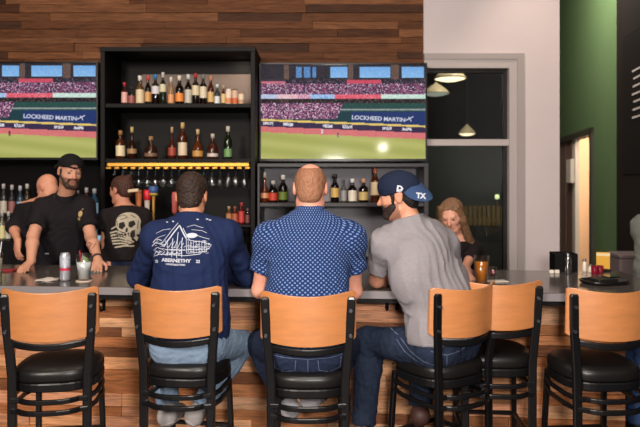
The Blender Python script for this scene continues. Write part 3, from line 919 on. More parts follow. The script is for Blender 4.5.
g3 = 'bottles on the grey shelf below the right television'
row3 = [
 (264.8, 169.5, 8.2, 'flask', (120, 52, 20), (206, 140, 100), (190, 180, 170), 'copper coloured flask-shaped bottle, leftmost behind the bald head', (.14, .30)),
 (273.3, 179, 9, 'std', DRK, (196, 60, 36), (190, 180, 176), 'bottle with an orange red label and silver pourer, left of the bald head', (.10, .44)),
 (283.2, 173, 9, 'std', DRK, (110, 130, 50), (216, 206, 200), 'dark bottle with a green label and pourer, beside the bald head', (.10, .38)),
 (335, 172, 8.5, 'std', DRK, (206, 166, 90), (30, 24, 22), 'dark bottle with a gold label, right of the bald head', (.18, .50)),
 (343.8, 177, 5.5, 'std', (110, 106, 100), (150, 146, 146), (90, 86, 86), 'slim bottle with a grey label, second right of the bald head', (.08, .5)),
 (352.5, 177, 8.5, 'std', DRK, (222, 210, 190), (226, 222, 216), 'bottle with a large white label and white cap', (.06, .50)),
 (363.6, 177, 9.5, 'square', DRK, (206, 176, 110), (206, 150, 110), 'dark square-shouldered bottle with a yellow label', (.10, .44)),
 (375.2, 167, 9, 'wine', AMB, (216, 190, 150), (176, 96, 70), 'tallest bottle with a cream label and copper foil', (.22, .60)),
 (385.6, 175, 6.5, 'std', DRK, (90, 70, 60), (30, 26, 30), 'dark bottle half hidden behind the navy cap', (.1, .4)),
]
for px, top, w_, kd, gl, la, cp_, lb, sp in row3:
    put(bottle(px, top, 201, w_, 5.10, kd, gl, la, cp_, lb + ', grey shelf', g3, sp), 1.4825)

g4 = 'bottles on the riser under the left television'
row4 = [
 (3.6, 186, 6.6, 'std', (70, 66, 64), (196, 186, 170), (190, 180, 176), 'grey bottle with cream label and silver pourer, first from the left edge, rear step'),
 (12, 187, 6.6, 'std', (60, 56, 60), (150, 96, 90), (190, 182, 180), 'bottle with silver pourer, second from the photo\'s left edge, rear step'),
 (20.2, 188, 6.6, 'std', (70, 90, 110), (150, 176, 200), (190, 190, 196), 'blue tinted bottle with silver pourer, third from the photo\'s left edge, rear step'),
 (27.2, 186, 6.6, 'std', (80, 66, 40), (206, 190, 150), (196, 190, 180), 'bottle with cream label left of the bent bald head, rear step'),
 (86.5, 190, 7, 'std', (110, 50, 30), (150, 90, 60), (170, 160, 160), 'amber bottle right of the bartender with the beard, rear step'),
 (94.5, 191, 8, 'std', (60, 100, 130), (150, 180, 206), (160, 160, 166), 'pale blue bottle right of the bearded bartender, rear step'),
 (78, 193, 5.5, 'std', (40, 34, 34), (90, 80, 76), (120, 110, 110), 'dark bottle beside the bearded bartender\'s collar, rear step'),
]
for px, top, w_, kd, gl, la, cp_, lb in row4:
    oc = bottle(px, top, 219, w_, 5.29, kd, gl, la, cp_, lb, g4, (.1, .46), cap_len=.04); put(oc, 1.3605)
for i, (px, gl, la) in enumerate([(2, (150, 140, 120), (216, 206, 150)), (8.5, (120, 110, 100), (206, 200, 190)), (17, (110, 60, 50), (176, 80, 70)), (86, (60, 80, 90), (120, 150, 170)), (94.5, (60, 90, 116), (150, 190, 216))]):
    oc = bottle(px, 211, 241, 6, 5.09, 'std', gl, la, (190, 184, 180),
                ['pale bottle on the front step at the photo\'s left edge', 'clear bottle on the front step, second from the photo\'s left edge', 'red-labelled bottle on the front step beside the bent person\'s forearm',
                 'grey bottle on the front step under the amber bottle', 'blue bottle on the front step above the glowing blue screen'][i], 'bottles on the front step under the left television', (.08, .5))
    put(oc, 1.1705)
# small red and amber bottles behind the gap between the two seated people
for i, (px, gl, la, w_) in enumerate([(229, (150, 96, 50), (176, 120, 70), 6), (235, (130, 60, 40), (170, 90, 60), 6), (241.5, (140, 30, 30), (190, 60, 56), 6), (247.5, (60, 40, 40), (110, 60, 56), 5)]):
    oc = bottle(px, [206, 206, 202, 208][i], 224, w_, 5.14, 'square', gl, la, [(176, 150, 110), (150, 80, 60), (180, 60, 60), (120, 80, 76)][i],
                ['small tan bottle below the hanging glasses, left of four', 'small brown bottle below the hanging glasses, second of four', 'small bright red bottle below the hanging glasses, third of four', 'thin dark bottle below the hanging glasses, right of four'][i],
                'small bottles on the low shelf', (.1, .6))
    put(oc, 1.3005)
# tumblers stacked behind the seated people
tg = None
for i, (px, zz) in enumerate([(230.5, 0), (238.2, 0), (245.9, 0), (234.3, .1065), (242.1, .1065)]):
    prof = [(0, 0), (.024, 0), (.030, .105), (.028, .105), (.0225, .008), (0, .008)]
    o = MB().lathe(prof, n=16, close=False).build('tumbler', thin_glass('tumbler_glass', (.93, .90, .84, 1), 2.0, .08))
    o.location = (P(px, 0, 5.07).x, 5.07, 1.0505 + zz)
    tag(o, 'clear tumbler behind the seated people, %s' % ['leftmost in the lower row', 'middle of the lower row', 'rightmost in the lower row', 'left of two stacked on top', 'right of two stacked on top'][i], 'glass', 'tumblers stacked on the low shelf')

# beer tap tower with four handles
tp = thing('beer_tap_tower', 'steel beer tap tower with coloured handles behind the bartender in the skull shirt', 'beer tap', P(156, 250, 5.0) * 1.0)
tp.location.z = .99; tp.location.y = 4.94
to = Vector(tp.location)
M_steel = mat('brushed_steel', srgb(150, 146, 142), 0.3, 0.9)
MB().tube([(-.13, .0, .24), (.17, .0, .24)], .038, 16).build('manifold', M_steel, tp)
for s in (-.09, .13):
    MB().lathe([(.05, 0.001), (.05, .012), (.026, .02), (.026, .21)], c=(s, 0, 0), n=16).build('column', M_steel, tp)
def handle(px, top, base, prof, col, name='tap_handle', extra=None):
    x = (px - 320) * 4.90 / F - to.x
    z1 = CAMZ - (top - HY) * 4.90 / F - to.z; z0 = CAMZ - (base - HY) * 4.90 / F - to.z
    y = -.04
    MB().tube([(x, .0, .245), (x, -.05, .25), (x, -.075, .215)], .010, 10).build('faucet', M_steel, tp)
    h = MB().lathe([(r, z0 + (z1 - z0) * k) for r, k in prof], c=(x, y, 0), n=18).build(name, cm('handle_paint', col), tp)
    MB().tube([(x, y, .25), (x, y, z0 + .005)], .007, 8).build('stem', M_brass, tp)
    for (a, b, r, c2) in (extra or []):
        MB().lathe([(r * .9, z0 + (z1 - z0) * a), (r, z0 + (z1 - z0) * (a + .05)), (r, z0 + (z1 - z0) * (b - .05)), (r * .8, z0 + (z1 - z0) * b)], c=(x, y, 0), n=18).build('handle_band', cm('handle_paint', c2), h)
handle(138.6, 190, 211, [(.012, 0), (.020, .1), (.026, .8), (.022, .93), (.028, .96), (.02, 1)], (190, 112, 66))
handle(147.2, 190, 214, [(.012, 0), (.018, .1), (.022, .55), (.026, .62), (.026, .9), (.014, 1)], (200, 186, 176), extra=[(.58, 1.0, .028, (206, 26, 44))])
handle(153.5, 186, 224, [(.008, 0), (.010, .6), (.014, .72), (.03, .78), (.034, .86), (.024, .95), (.008, 1)], (200, 150, 70), extra=[(.82, 1.0, .038, (54, 84, 136)), (.74, .82, .034, (206, 196, 90))])
handle(174.8, 192, 214, [(.012, 0), (.022, .1), (.024, .8), (.018, 1)], (196, 96, 90))

# glowing blue register screen on the back counter
t = thing('register_screen', 'small glowing blue screen on the riser right of the bearded bartender', 'screen', P(94, 244, 5.0))
MB().box((-.06, 0, 0), (.06, .012, .075), bev=.003).build('casing', M_tvbody, t)
MB().box((-.054, -.003, .022), (.054, -.0005, .068)).build('display', mat('blue_display', (.02, .02, .02, 1), .2, emit=srgb(150, 206, 226), estr=.8), t)
MB().box((-.03, .0125, -.07), (.03, .0195, .05)).build('bracket', M_black, t)

# ================================================================== things on the bar
def barz(): return 1.0602
# slim silver can
c = P(65, 0, 3.72)
t = thing('drink_can', 'slim silver drink can with a red stripe beside the iced glass', 'can', (c.x, 3.72, 1.0602))
r = .0275 * 1.06; Hc = .166
MB().lathe([(r * .78, 0), (r * .95, .006), (r, .014), (r, Hc - .014), (r * .84, Hc - .003), (r * .86, Hc), (r * .80, Hc - .001), (r * .78, Hc - .006), (.001, Hc - .006)], n=28).build('can_body', mat('can_silver', srgb(186, 188, 196), .3, .55), t)
MB().lathe([(r * 1.012, .062), (r * 1.012, .078)], n=28, close=False).build('stripe', cm('can_paint', (190, 30, 66)), t)
MB().lathe([(r * 1.010, .085), (r * 1.010, .150)], n=28, close=False).build('blue_print', mat('can_print', srgb(196, 200, 212), .35, .3, var=.5, vscale=120), t)
# iced drink
def glass_prof(r0, r1, h, th=.002, base=.012):
    return [(0, 0), (r0 * .9, 0), (r0, .003), (r1, h), (r1 - th, h), (r0 - th, base), (0, base)]
c = P(84, 0, 3.70)
t = thing('cocktail_glass', 'iced clear drink with lime in a pint glass beside the silver can', 'glass', (c.x, 3.70, 1.0655))
MB().lathe(glass_prof(.034, .047, .158), n=32, close=False).build('glass', M_glass, t)
MB().lathe([(.0315, .0125), (.041, .110), (0, .110)], n=28, close=True).build('drink', mat('clear_drink', (.82, .85, .85, 1), .15, trans=.15, ior=1.33), t)
M_ice = mat('ice', (.95, .97, 1, 1), .15, trans=.6, ior=1.31)
r3 = random.Random(3)
for i in range(7):
    a = r3.uniform(0, 6.28); q = .016 if i < 6 else 0
    M4 = Matrix.Translation((q * math.cos(a + i), q * math.sin(a + i), .045 + .014 * i)) @ Matrix.Rotation(r3.uniform(0, 3), 4, (r3.random(), r3.random(), r3.random() + .1))
    MB().box((-.012, -.012, -.012), (.012, .012, .012), M=M4, bev=.003).build('ice_cube', M_ice, t)
lm = MB(); lm.lathe([(.001, -.004), (.021, -.004), (.023, 0), (.021, .004), (.001, .004)], n=20, M=Matrix.Translation((.012, -.018, .118)) @ Matrix.Rotation(1.2, 4, 'X'))
lm.build('lime_slice', mat('lime', srgb(150, 176, 96), .4), t)
MB().tube([(-.01, .0, .02), (-.03, .01, .175)], .003, 8).build('straw', cm('can_paint', (190, 40, 60)), t)
def coaster(px, d, lab, col=(206, 186, 168), r=.047, shape='coaster'):
    o = MB().lathe([(r, 0), (r, .0045), (.001, .0045)], n=32).build(shape, mat('pulp_board_%d' % col[0], srgb(*col), .8, var=.15, vscale=60))
    o.location = (P(px, 0, d).x, d, 1.0602); tag(o, lab, 'coaster')
coaster(84, 3.70, 'round beige coaster under the iced drink')
# crumpled napkin
n_ = 14; vs = []; fs = []; r4 = random.Random(9)
for j in range(n_):
    for i in range(n_):
        u, v = i / (n_ - 1) - .5, j / (n_ - 1) - .5
        e = max(abs(u), abs(v)) * 2
        vs.append((u * .125, v * .11, .002 + .012 * (1 - e) * (0.4 + r4.random()) + .003 * math.sin(9 * u + 4 * v)))
for j in range(n_ - 1):
    for i in range(n_ - 1):
        fs.append((j * n_ + i, j * n_ + i + 1, (j + 1) * n_ + i + 1, (j + 1) * n_ + i))
o = MB().add(vs, fs, smooth=True).build('paper_napkin', mat('napkin_paper', srgb(196, 184, 176), .9))
so = o.modifiers.new('thick', 'SOLIDIFY'); so.thickness = .0015; so.offset = 1
o.location = (P(47, 0, 3.74).x, 3.74, 1.0602); o.rotation_euler = (0, 0, .3); tag(o, 'crumpled pale paper napkin left of the silver can', 'napkin')
# red mat and tall glass at the left edge
o = MB().box((-.16, -.045, 0), (.09, .045, .012), bev=.004).build('bar_mat', mat('red_rubber', srgb(140, 36, 40), .6)); o.location = (P(2, 0, 4.12).x, 4.12, 1.0602); tag(o, 'red rubber bar mat at the photo\'s left edge', 'mat')
t = thing('highball_glass', 'pale drink in a tall glass cut by the photo\'s left edge', 'glass', (P(-3, 0, 3.75).x, 3.75, 1.0602))
MB().lathe(glass_prof(.028, .033, .165), n=28, close=False).build('glass', M_glass, t)
MB().lathe([(.0255, .0125), (.029, .13), (0, .13)], n=24).build('drink', mat('pale_drink', srgb(220, 220, 200), .3), t)
MB().tube([(0, 0, .02), (.028, .0, .23)], .0032, 8).build('straw', cm('can_paint', (206, 206, 210)), t)

# pint of amber beer on the bar
M_beer = mat('amber_beer', srgb(236, 140, 34), .08, trans=.15, ior=1.34, emit=None)
c = P(481.5, 0, 3.56)
t = thing('beer_glass', 'pint glass of amber beer behind the empty stool', 'glass', (c.x, 3.56, 1.0602))
MB().lathe(glass_prof(.031, .045, .168), n=32, close=False).build('glass', M_glass, t)
MB().lathe([(.0285, .0125), (.0395, .135), (0, .135)], n=28).build('beer', M_beer, t)
# small pile behind the beer: folded napkin and a little glass
t = thing('shot_glass', 'small dark shot glass just right of the amber beer', 'glass', (P(493, 0, 3.85).x, 3.85, 1.0602))
MB().lathe(glass_prof(.018, .024, .065), n=20, close=False).build('glass', M_glass, t)
MB().lathe([(.016, .0125), (.020, .045), (0, .045)], n=20).build('drink', mat('dark_drink', srgb(120, 50, 60), .2), t)
o = MB().box((-.06, -.035, 0), (.06, .035, .006), bev=.002).build('folded_napkin', mat('napkin_paper', srgb(196, 184, 176), .9)); o.location = (P(497, 0, 3.68).x, 3.68, 1.0602); o.rotation_euler = (0, 0, .2); tag(o, 'folded pale napkin behind the empty stool, right of the beer', 'napkin')

# right end of the bar
c = P(604, 0, 3.62)
t = thing('serving_tray', 'flat black serving tray with a folded bill lying at the right end of the bar', 'tray', (c.x, 3.62, 1.0602), .25)
seat_mesh(.135, .10, [(.80, 0), (.97, .006), (1.0, .022), (.95, .023), (.90, .010), (.02, .009)]).build('tray_body', mat('tray_plastic', srgb(20, 17, 18), .3), t)
MB().box((-.07, -.05, .0135), (.06, .05, .030), bev=.004).build('bill_folder', mat('folder_leather', srgb(26, 22, 22), .45), t)
MB().box((.03, -.012, .0305), (.10, .05, .036), bev=.002).build('phone', mat('phone_glass', srgb(18, 18, 22), .1), t)
for i, px in enumerate((594.5, 601.5)):
    t = thing('sauce_cup', ['small dark red cup, left of the pair by the yellow menu stand', 'small dark red cup, right of the pair by the yellow menu stand'][i], 'cup', (P(px, 0, 4.0).x, 4.0 + .02 * i, 1.0602), 0, 'pair of dark red cups')
    MB().lathe([(.017, 0), (.019, .004), (.022, .05), (.020, .05), (.017, .008), (0, .008)], n=20, close=False).build('cup', mat('red_glass', srgb(150, 26, 50), .12, trans=.4), t)
    MB().lathe([(.0165, .009), (.0185, .034), (0, .034)], n=18).build('filling', mat('red_filling', srgb(120, 16, 40), .4), t)
t = thing('menu_stand', 'yellow menu card in a small stand at the right end of the bar', 'menu', (P(603, 0, 4.12).x, 4.12, 1.0602), -.25)
MB().box((-.045, -.03, 0), (.045, .03, .014), bev=.003).build('stand_base', M_black, t)
MB().box((-.042, -.004, .0145), (.042, .004, .125), bev=.001).build('card', mat('yellow_card', srgb(214, 160, 50), .5), t)
MB().box((-.042, -.0048, .100), (.042, -.0042, .118)).build('card_header', mat('card_cream', srgb(226, 206, 160), .5), t)
t = thing('bar_caddy', 'black napkin and straw caddy at the right end of the bar', 'caddy', (P(563.5, 0, 4.12).x, 4.12, 1.0602))
b = MB(); b.box((-.075, -.05, 0), (.075, .05, .008)); b.box((-.075, -.05, .008), (.075, -.044, .115)); b.box((-.075, .044, .008), (.075, .05, .125)); b.box((-.075, -.044, .008), (-.069, .044, .12)); b.box((.069, -.044, .008), (.075, .044, .12))
b.build('caddy_body', M_black, t)
MB().box((-.003, -.043, .009), (.003, .043, .117)).build('divider', M_black, t)
MB().box((-.063, -.038, .009), (-.008, .038, .09)).build('napkins', mat('napkin_paper', srgb(196, 184, 176), .9), t)
t = thing('shaker', 'slim polished steel shaker in front of the black caddy', 'shaker', (P(568, 0, 3.98).x, 3.98, 1.0602))
MB().lathe([(.017, 0), (.019, .004), (.021, .09), (.021, .093)], n=24).build('shaker_body', mat('polished_steel', srgb(190, 190, 196), .15, 1.0), t)
MB().lathe([(.0215, .0935), (.0205, .105), (.012, .122), (.010, .135), (.001, .137)], n=24).build('shaker_lid', mat('polished_steel', srgb(190, 190, 196), .15, 1.0), t)
for i, (px, h_) in enumerate(((584.5, .085), (588.5, .05))):
    t = thing('condiment_shaker', ['taller white salt shaker left of the red cups', 'shorter white pepper shaker left of the red cups'][i], 'shaker', (P(px, 0, 4.10).x, 4.10 - .03 * i, 1.0602), 0, 'white shakers')
    MB().lathe([(.013, 0), (.015, .003), (.012, h_ * .75), (.011, h_ * .78)], n=18).build('shaker_body', mat('white_ceramic', srgb(226, 214, 200), .3), t)
    MB().lathe([(.0125, h_ * .785), (.0125, h_ * .93), (.006, h_), (.001, h_)], n=18).build('shaker_cap', M_steel, t)
for i, px in enumerate((552.5, 558)):
    o = MB().box((-.014, -.01, 0), (.014, .01, .022), bev=.002).build('sugar_packet_holder', mat('white_ceramic', srgb(226, 214, 200), .3)); o.location = (P(px, 0, 4.0).x - .0, 4.02, 1.0602)
    tag(o, ['tiny cream condiment holder at the foot of the caddy, left one', 'tiny cream condiment holder at the foot of the caddy, right one'][i], 'holder', 'tiny condiment holders')

# wall menu with white lines at the right edge
def on_dark(px, py, off):
    q = (px - 320) / F
    n = Vector((-gd.y, gd.x, 0)); n = n if n.x > 0 else -n
    # intersect the ray with the plane t = off
    den = q * n.x + n.y
    d = ((gA + n * off).dot(n)) / den
    return P(px, py, d)
bd = thing('menu_board', 'black wall menu with short white lines at the photo\'s right edge', 'menu board', on_dark(632, 105, -.035))
bl = Vector(bd.location)
ang = math.atan2(gd.y, gd.x)
bd.rotation_euler = (0, 0, ang)
MB().box((-.30, -.002, -.65), (1.3, .024, .70), bev=.003).build('board', mat('board_black', srgb(22, 16, 15), .5), bd)
b = MB()
for i in range(7):
    z = .30 - i * .072
    for k in range(3):
        b.box((.02 + k * .34 + .02 * ((i * 5 + k) % 3), -.006, z), (.02 + k * .34 + .25, -.003, z + .018))
b.build('menu_lines', mat('chalk_white', srgb(190, 180, 176), .8), bd)
# grey napkin dispenser by the bar end
t = thing('grey_bin', 'plain grey bin standing beyond the right end of the bar', 'bin', (P(627.5, 0, 5.2).x, 5.2, 0))
b = MB(); b.box((-.12, -.12, 0.0), (.12, .12, 1.02), bev=.01); b.build('bin_body', mat('grey_plastic', srgb(96, 84, 84), .5), t)
MB().box((-.125, -.125, 1.0205), (.125, .125, 1.06), bev=.01).build('bin_lid', mat('grey_plastic', srgb(96, 84, 84), .5), t)
# ================================================================== people
def skinmat(name, rgb):
    return mat(name, srgb(*rgb), 0.5, var=0.06, vscale=14, attr=True, spec=0.35)
def clothmat(name, rgb, var=.10, vs=60, bump=.15, bs=140, rough=.85, stretch=(1, 1, 1)):
    return mat(name, srgb(*rgb), rough, var=var, vscale=vs, bump=bump, bscale=bs, spec=.2, stretch=stretch)

def head_frame(c, fwd, tilt=0.0):
    f = unit(fwd); up = np.array((0, 0, 1), dtype=np.float32)
    r = unit(np.cross(f, up)); u = unit(np.cross(r, f))
    if tilt:
        ca, sa = math.cos(tilt), math.sin(tilt)
        r, u = ca * r + sa * u, ca * u - sa * r
    return A3(c), r, f, u
class Head:
    def __init__(s, c, fwd, sc=1.0, tilt=0.0, fem=False):
        s.c, s.r, s.f, s.u = head_frame(c, fwd, tilt); s.s = sc; s.fem = fem
    def at(s, x, y, z): return s.c + s.s * (x * s.r + y * s.f + z * s.u)
    def dirv(s, x, y, z): return x * s.r + y * s.f + z * s.u
    def loc(s, V): 
        q = (np.asarray(V) - s.c) / s.s
        return np.stack([q @ s.r, q @ s.f, q @ s.u], -1)
    def E(s, c, rad, k=.02, op='u', tags='head', cuts=()):
        return ell(s.at(*c), [a * s.s for a in rad], (s.r, s.f, s.u), k * s.s, op, tags, [(s.at(*p), s.dirv(*n)) for p, n in cuts])
    def C(s, a, b, ra, rb, k=.012, op='u', tags='head'):
        return cap(s.at(*a), s.at(*b), ra * s.s, rb * s.s, k * s.s, op=op, tags=tags)
    def prims(s):
        j = .92 if s.fem else 1.0
        o = [s.E((0, -.010, .030), (.074, .095, .086)), s.E((0, .028, -.035), (.058 * j, .066, .078), .03),
             s.E((0, .052, -.088), (.034 * j, .030, .028), .03),
             s.C((-.045 * j, .0, -.07), (-.02, .06, -.098), .022, .018, .03), s.C((.045 * j, .0, -.07), (.02, .06, -.098), .022, .018, .03),
             s.C((-.036, .079, .020), (.036, .079, .020), .011, .011, .02),
             s.E((-.033, .100, .000), (.020, .014, .012), .014, 's'), s.E((.033, .100, .000), (.020, .014, .012), .014, 's'),
             s.E((-.032, .074, -.001), (.0135, .0135, .0135), .004), s.E((.032, .074, -.001), (.0135, .0135, .0135), .004),
             s.C((0, .088, .010), (0, .112, -.028), .009, .0125, .014), s.C((-.013, .094, -.031), (.013, .094, -.031), .009, .009, .008),
             s.C((-.040, .062, -.025), (-.048, .04, -.02), .018, .016, .03), s.C((.040, .062, -.025), (.048, .04, -.02), .018, .016, .03),
             s.C((-.019, .084, -.0575), (.019, .084, -.0575), .008, .008, .008), s.C((-.015, .084, -.070), (.015, .084, -.070), .009, .009, .008)]
        for q in (-1, 1):
            o += [s.E((q * .078, -.012, -.005), (.010, .022, .034), .012), s.E((q * .090, -.006, -.003), (.008, .012, .020), .008, 's')]
        return o
    stub = None
    def colours(s, V, base):
        q = s.loc(V); c = np.tile(np.array(base, dtype=np.float32), (len(V), 1))
        def put(m, col, a=1.0): c[m] = c[m] * (1 - a) + np.array(col, dtype=np.float32) * a
        front = q[:, 1] > .05
        if s.stub is not None:
            m = (q[:, 1] > -.005) & (q[:, 2] < -.036 - .10 * np.clip(q[:, 1] - .045, 0, .02)) & (q[:, 2] > -.135) & ~((np.abs(q[:, 0]) < .05) & (q[:, 1] > .05) & (q[:, 2] > -.0395))
            put(m, s.stub[:4], s.stub[4])
        lips = front & (np.abs(q[:, 2] + .064) < .012) & (np.abs(q[:, 0]) < .026 - np.abs(q[:, 2] + .064) * .8)
        put(lips, srgb(150, 84, 76), .6)
        for sx in (-1, 1):
            e = front & (((q[:, 0] - sx * .032) / .0140) ** 2 + ((q[:, 2] + .001) / .0055) ** 2 < 1)
            put(e, srgb(150, 134, 126))
            e = front & (((q[:, 0] - sx * .032) ** 2 + (q[:, 2] + .001) ** 2) < .0068 ** 2)
            put(e, srgb(40, 28, 22))
            e = front & (np.abs(q[:, 2] - (.0075 - 12 * (q[:, 0] - sx * .032) ** 2)) < .0018) & (np.abs(q[:, 0] - sx * .032) < .017)
            put(e, srgb(50, 32, 26), .8)
        ear = (np.abs(q[:, 0]) > .070) & (np.abs(q[:, 2] + .005) < .036) & (np.abs(q[:, 1] + .012) < .03)
        put(ear, srgb(206, 120, 98), .25)
        nose = front & (q[:, 1] > .098) & (np.abs(q[:, 2] + .025) < .016)
        put(nose, srgb(206, 116, 96), .2)
        return c

def hand_prims(w, d, n, side, L=.18, curl=.5, spread=1.0):
    """w wrist, d finger direction, n back-of-hand direction, side +1 when the thumb lies towards d x n"""
    w = A3(w); d = unit(A3(d)); n = A3(n); n = unit(n - d * float(n @ d)); l = np.cross(d, n) * side
    S = L / .18; o = []
    pc = w + d * .05 * S
    o.append(ell(pc, (.047 * S, .038 * S, .0145 * S), (d, l, n), .012, tags='hand'))
    o.append(cap(w, w + d * .03 * S, .024 * S, .022 * S, .02, flat=(n, .75), tags='hand'))
    for i, (off, ln) in enumerate(((.027, .068), (.009, .076), (-.009, .071), (-.026, .056))):
        p = w + d * .084 * S + l * off * S * spread; a = 0.15; dd = d + l * off * 2.2 * spread
        seg = ln * S
        for k, (fr, r0, r1) in enumerate(((.45, .0092, .0084), (.32, .0084, .0078), (.25, .0078, .0065))):
            a += curl * (.5 if k == 0 else .75)
            v = unit(unit(dd) * math.cos(a) - n * math.sin(a))
            q = p + v * seg * fr
            o.append(cap(p, q, r0 * S, r1 * S, .004, tags='hand')); p = q
    t0 = w + d * .022 * S + l * .026 * S; t1 = t0 + unit(d * .7 + l * .75 - n * .25) * .040 * S; t2 = t1 + unit(d * .95 + l * .15 - n * (.2 + .4 * curl)) * .030 * S; t3 = t2 + unit(d - l * .1 - n * (.2 + .6 * curl)) * .024 * S
    o += [cap(t0, t1, .0135 * S, .0105 * S, .012, tags='hand'), cap(t1, t2, .0102 * S, .009 * S, .004, tags='hand'), cap(t2, t3, .009 * S, .0075 * S, .004, tags='hand')]
    return o

def jd(**k): return {a: A3(b) for a, b in k.items()}
class Person:
    """J: joints (world). keys: pelvis waist chest neck sL sR eL eR wL wR hL hR kL kR aL aR tL tR (toes)"""
    def __init__(s, J, head, chest=(.185, .115), waist=(.165, .115), hipw=.10, arm=1.0, leg=1.0, neck_r=.056, lat=None):
        s.J = {k: A3(v) for k, v in J.items()}; s.h = head; s.chest = chest; s.waist = waist; s.arm = arm; s.leg = leg; s.nr = neck_r; s.hipw = hipw
        j = s.J
        s.lat = unit(lat) if lat is not None else unit((j['sR'] - j['sL']) * np.array((1, 1, 0)))
        s.front = unit(np.cross(np.array((0, 0, 1.0)), s.lat))
        hl = j.get('hl'); 
        if 'hL' not in j:
            j['hL'] = j['pelvis'] - s.lat * hipw; j['hR'] = j['pelvis'] + s.lat * hipw
    def torso(s, t=0.0, loose=0.0, waistz=0.0, tag='torso', sh=True):
        j = s.J; f = s.front; l = s.lat
        up1 = unit(j['neck'] - j['chest']); up0 = unit(j['chest'] - j['waist']); upp = unit(j['waist'] - j['pelvis'])
        ax = lambda u: (l, unit(np.cross(u, l)), u)
        H1 = np.linalg.norm(j['chest'] - j['waist']); H0 = np.linalg.norm(j['waist'] - j['pelvis'])
        o = [ell(j['chest'], (s.chest[0] + t, s.chest[1] + t, .185 + t), ax(up0), .05, tags=tag),
             ell(j['waist'], (s.waist[0] + t + loose, s.waist[1] + t + loose, .5 * H1 + .10 + t), ax(up0), .08, tags=tag),
             ell(j['pelvis'] + upp * .06, (s.hipw + .085 + t + loose, .115 + t + loose * .5, .5 * H0 + .08 + t), ax(upp), .08, tags=tag)]
        if sh:
            for a in ('sL', 'sR'):
                e = j[a]; m = j['neck'] * .45 + j['chest'] * .15 + e * .4
                nb = j['neck'] - up1 * .02
                o.append(cap(nb, e, .050 + t, .058 * s.arm + t, .05, tags=tag))
                o.append(cap(j['chest'] + up0 * .05, e - up0 * .02, .085 + t, .060 * s.arm + t, .06, flat=(f, .85), tags=tag))
        return o
    def neckp(s, t=0.0):
        j = s.J; b = s.h.at(0, -.022, -.045)
        return [cap(j['neck'] - unit(b - j['neck']) * .03, b, (s.nr * 1.08 + t), (s.nr * .95 + t), .025, tags='neck')]
    def armp(s, side, t=0.0, to=1.0, loose=0.0, tag='arm', k=.035):
        """to: 0..1 shoulder to elbow, 1..2 elbow to wrist"""
        j = s.J; S, E_, W_ = j['s' + side], j['e' + side], j['w' + side]; a = s.arm
        rU, rE, rW = .056 * a, .042 * a, .029 * a
        o = []
        if to <= 1:
            p = S + (E_ - S) * to; n = p - S
            o.append(cap(S, S + (E_ - S) * (to + .10), rU + t, rU + (rE - rU) * to + t + loose, k, cut=(p, n), tags=tag))
        else:
            o.append(cap(S, E_, rU + t, rE + t + loose * .6, k, tags=tag))
            q = to - 1
            p = E_ + (W_ - E_) * q
            if to < 2: o.append(cap(E_, E_ + (W_ - E_) * min(1, q + .1), rE + t + loose * .6, rE + (rW - rE) * q + t + loose, .03, cut=(p, p - E_), tags=tag))
            else:
                m = E_ + (W_ - E_) * .3
                o.append(cap(E_, m, rE * .98 + t, rE * 1.03 + t, .02, tags=tag)); o.append(cap(m, W_, rE * 1.03 + t, rW + t, .02, tags=tag))
        return o
    def legp(s, side, t=0.0, tag='leg', cuff=None):
        j = s.J; H, K, A = j['h' + side], j['k' + side], j['a' + side]; a = s.leg
        o = [cap(H, K, .092 * a + t, .062 * a + t, .05, tags=tag)]
        m = K + (A - K) * .28; dn = unit(A - K)
        bk = H - K; bk = bk - dn * float(bk @ dn); bk = unit(bk) if np.linalg.norm(bk) > 1e-3 else -s.front
        if cuff is None:
            o += [cap(K, m + bk * .012, .058 * a + t, .058 * a + t, .03, tags=tag), cap(m + bk * .012, A, .058 * a + t, .038 * a + t, .03, tags=tag)]
        else:
            p = K + (A - K) * cuff
            o += [cap(K, m + bk * .010, .060 * a + t, .060 * a + t, .03, tags=tag), cap(m + bk * .010, A, .060 * a + t, .050 * a + t, .03, cut=(p, A - K), tags=tag)]
        return o
    def footp(s, side, t=0.0, tag='foot'):
        j = s.J; A, T = j['a' + side], j['t' + side]
        d = unit(T - A); heel = A + unit(j['a' + side] - j['k' + side]) * .03 - d * .02
        return [cap(A, heel, .036 + t, .034 + t, .02, tags=tag), cap(heel, T, .033 + t, .028 + t, .03, tags=tag)]
    def body(s, hands):
        o = s.torso() + s.neckp()
        for q in 'LR': o += s.armp(q, to=2) + s.legp(q) + s.footp(q)
        o += s.h.prims()
        # heads and necks blend last so that faces stay crisp
        return o + hands

def make_person(label, per, hands, skin, base_rgb, loc, res=.0065, name='person'):
    V, Q = surface(per.body(hands), res, smooth=1)
    o = mesh_np(name, V, Q, skin, None, loc, per.h.colours(V, srgb(*base_rgb)))
    o.location = loc; tag(o, label, 'person')
    return o
def garment(name, prims, h, m, parent, loc, amp=.004, wl=.11, seed=0, cuts=(), smooth=2, cols=None):
    disp = (lambda p: wrinkle(p, amp, wl, seed)) if amp else None
    VQ = surface(prims, h, disp, cuts=cuts, smooth=smooth)
    o = mesh_np(name, VQ[0], VQ[1], m, parent, loc)
    return o, VQ

def hairmat(name, rgb, var=.5, st=(1, 1, 1), vs=90, rough=.55):
    return mat(name, srgb(*rgb), rough, var=var, vscale=vs, stretch=st, bump=.6, bscale=110, spec=.35)

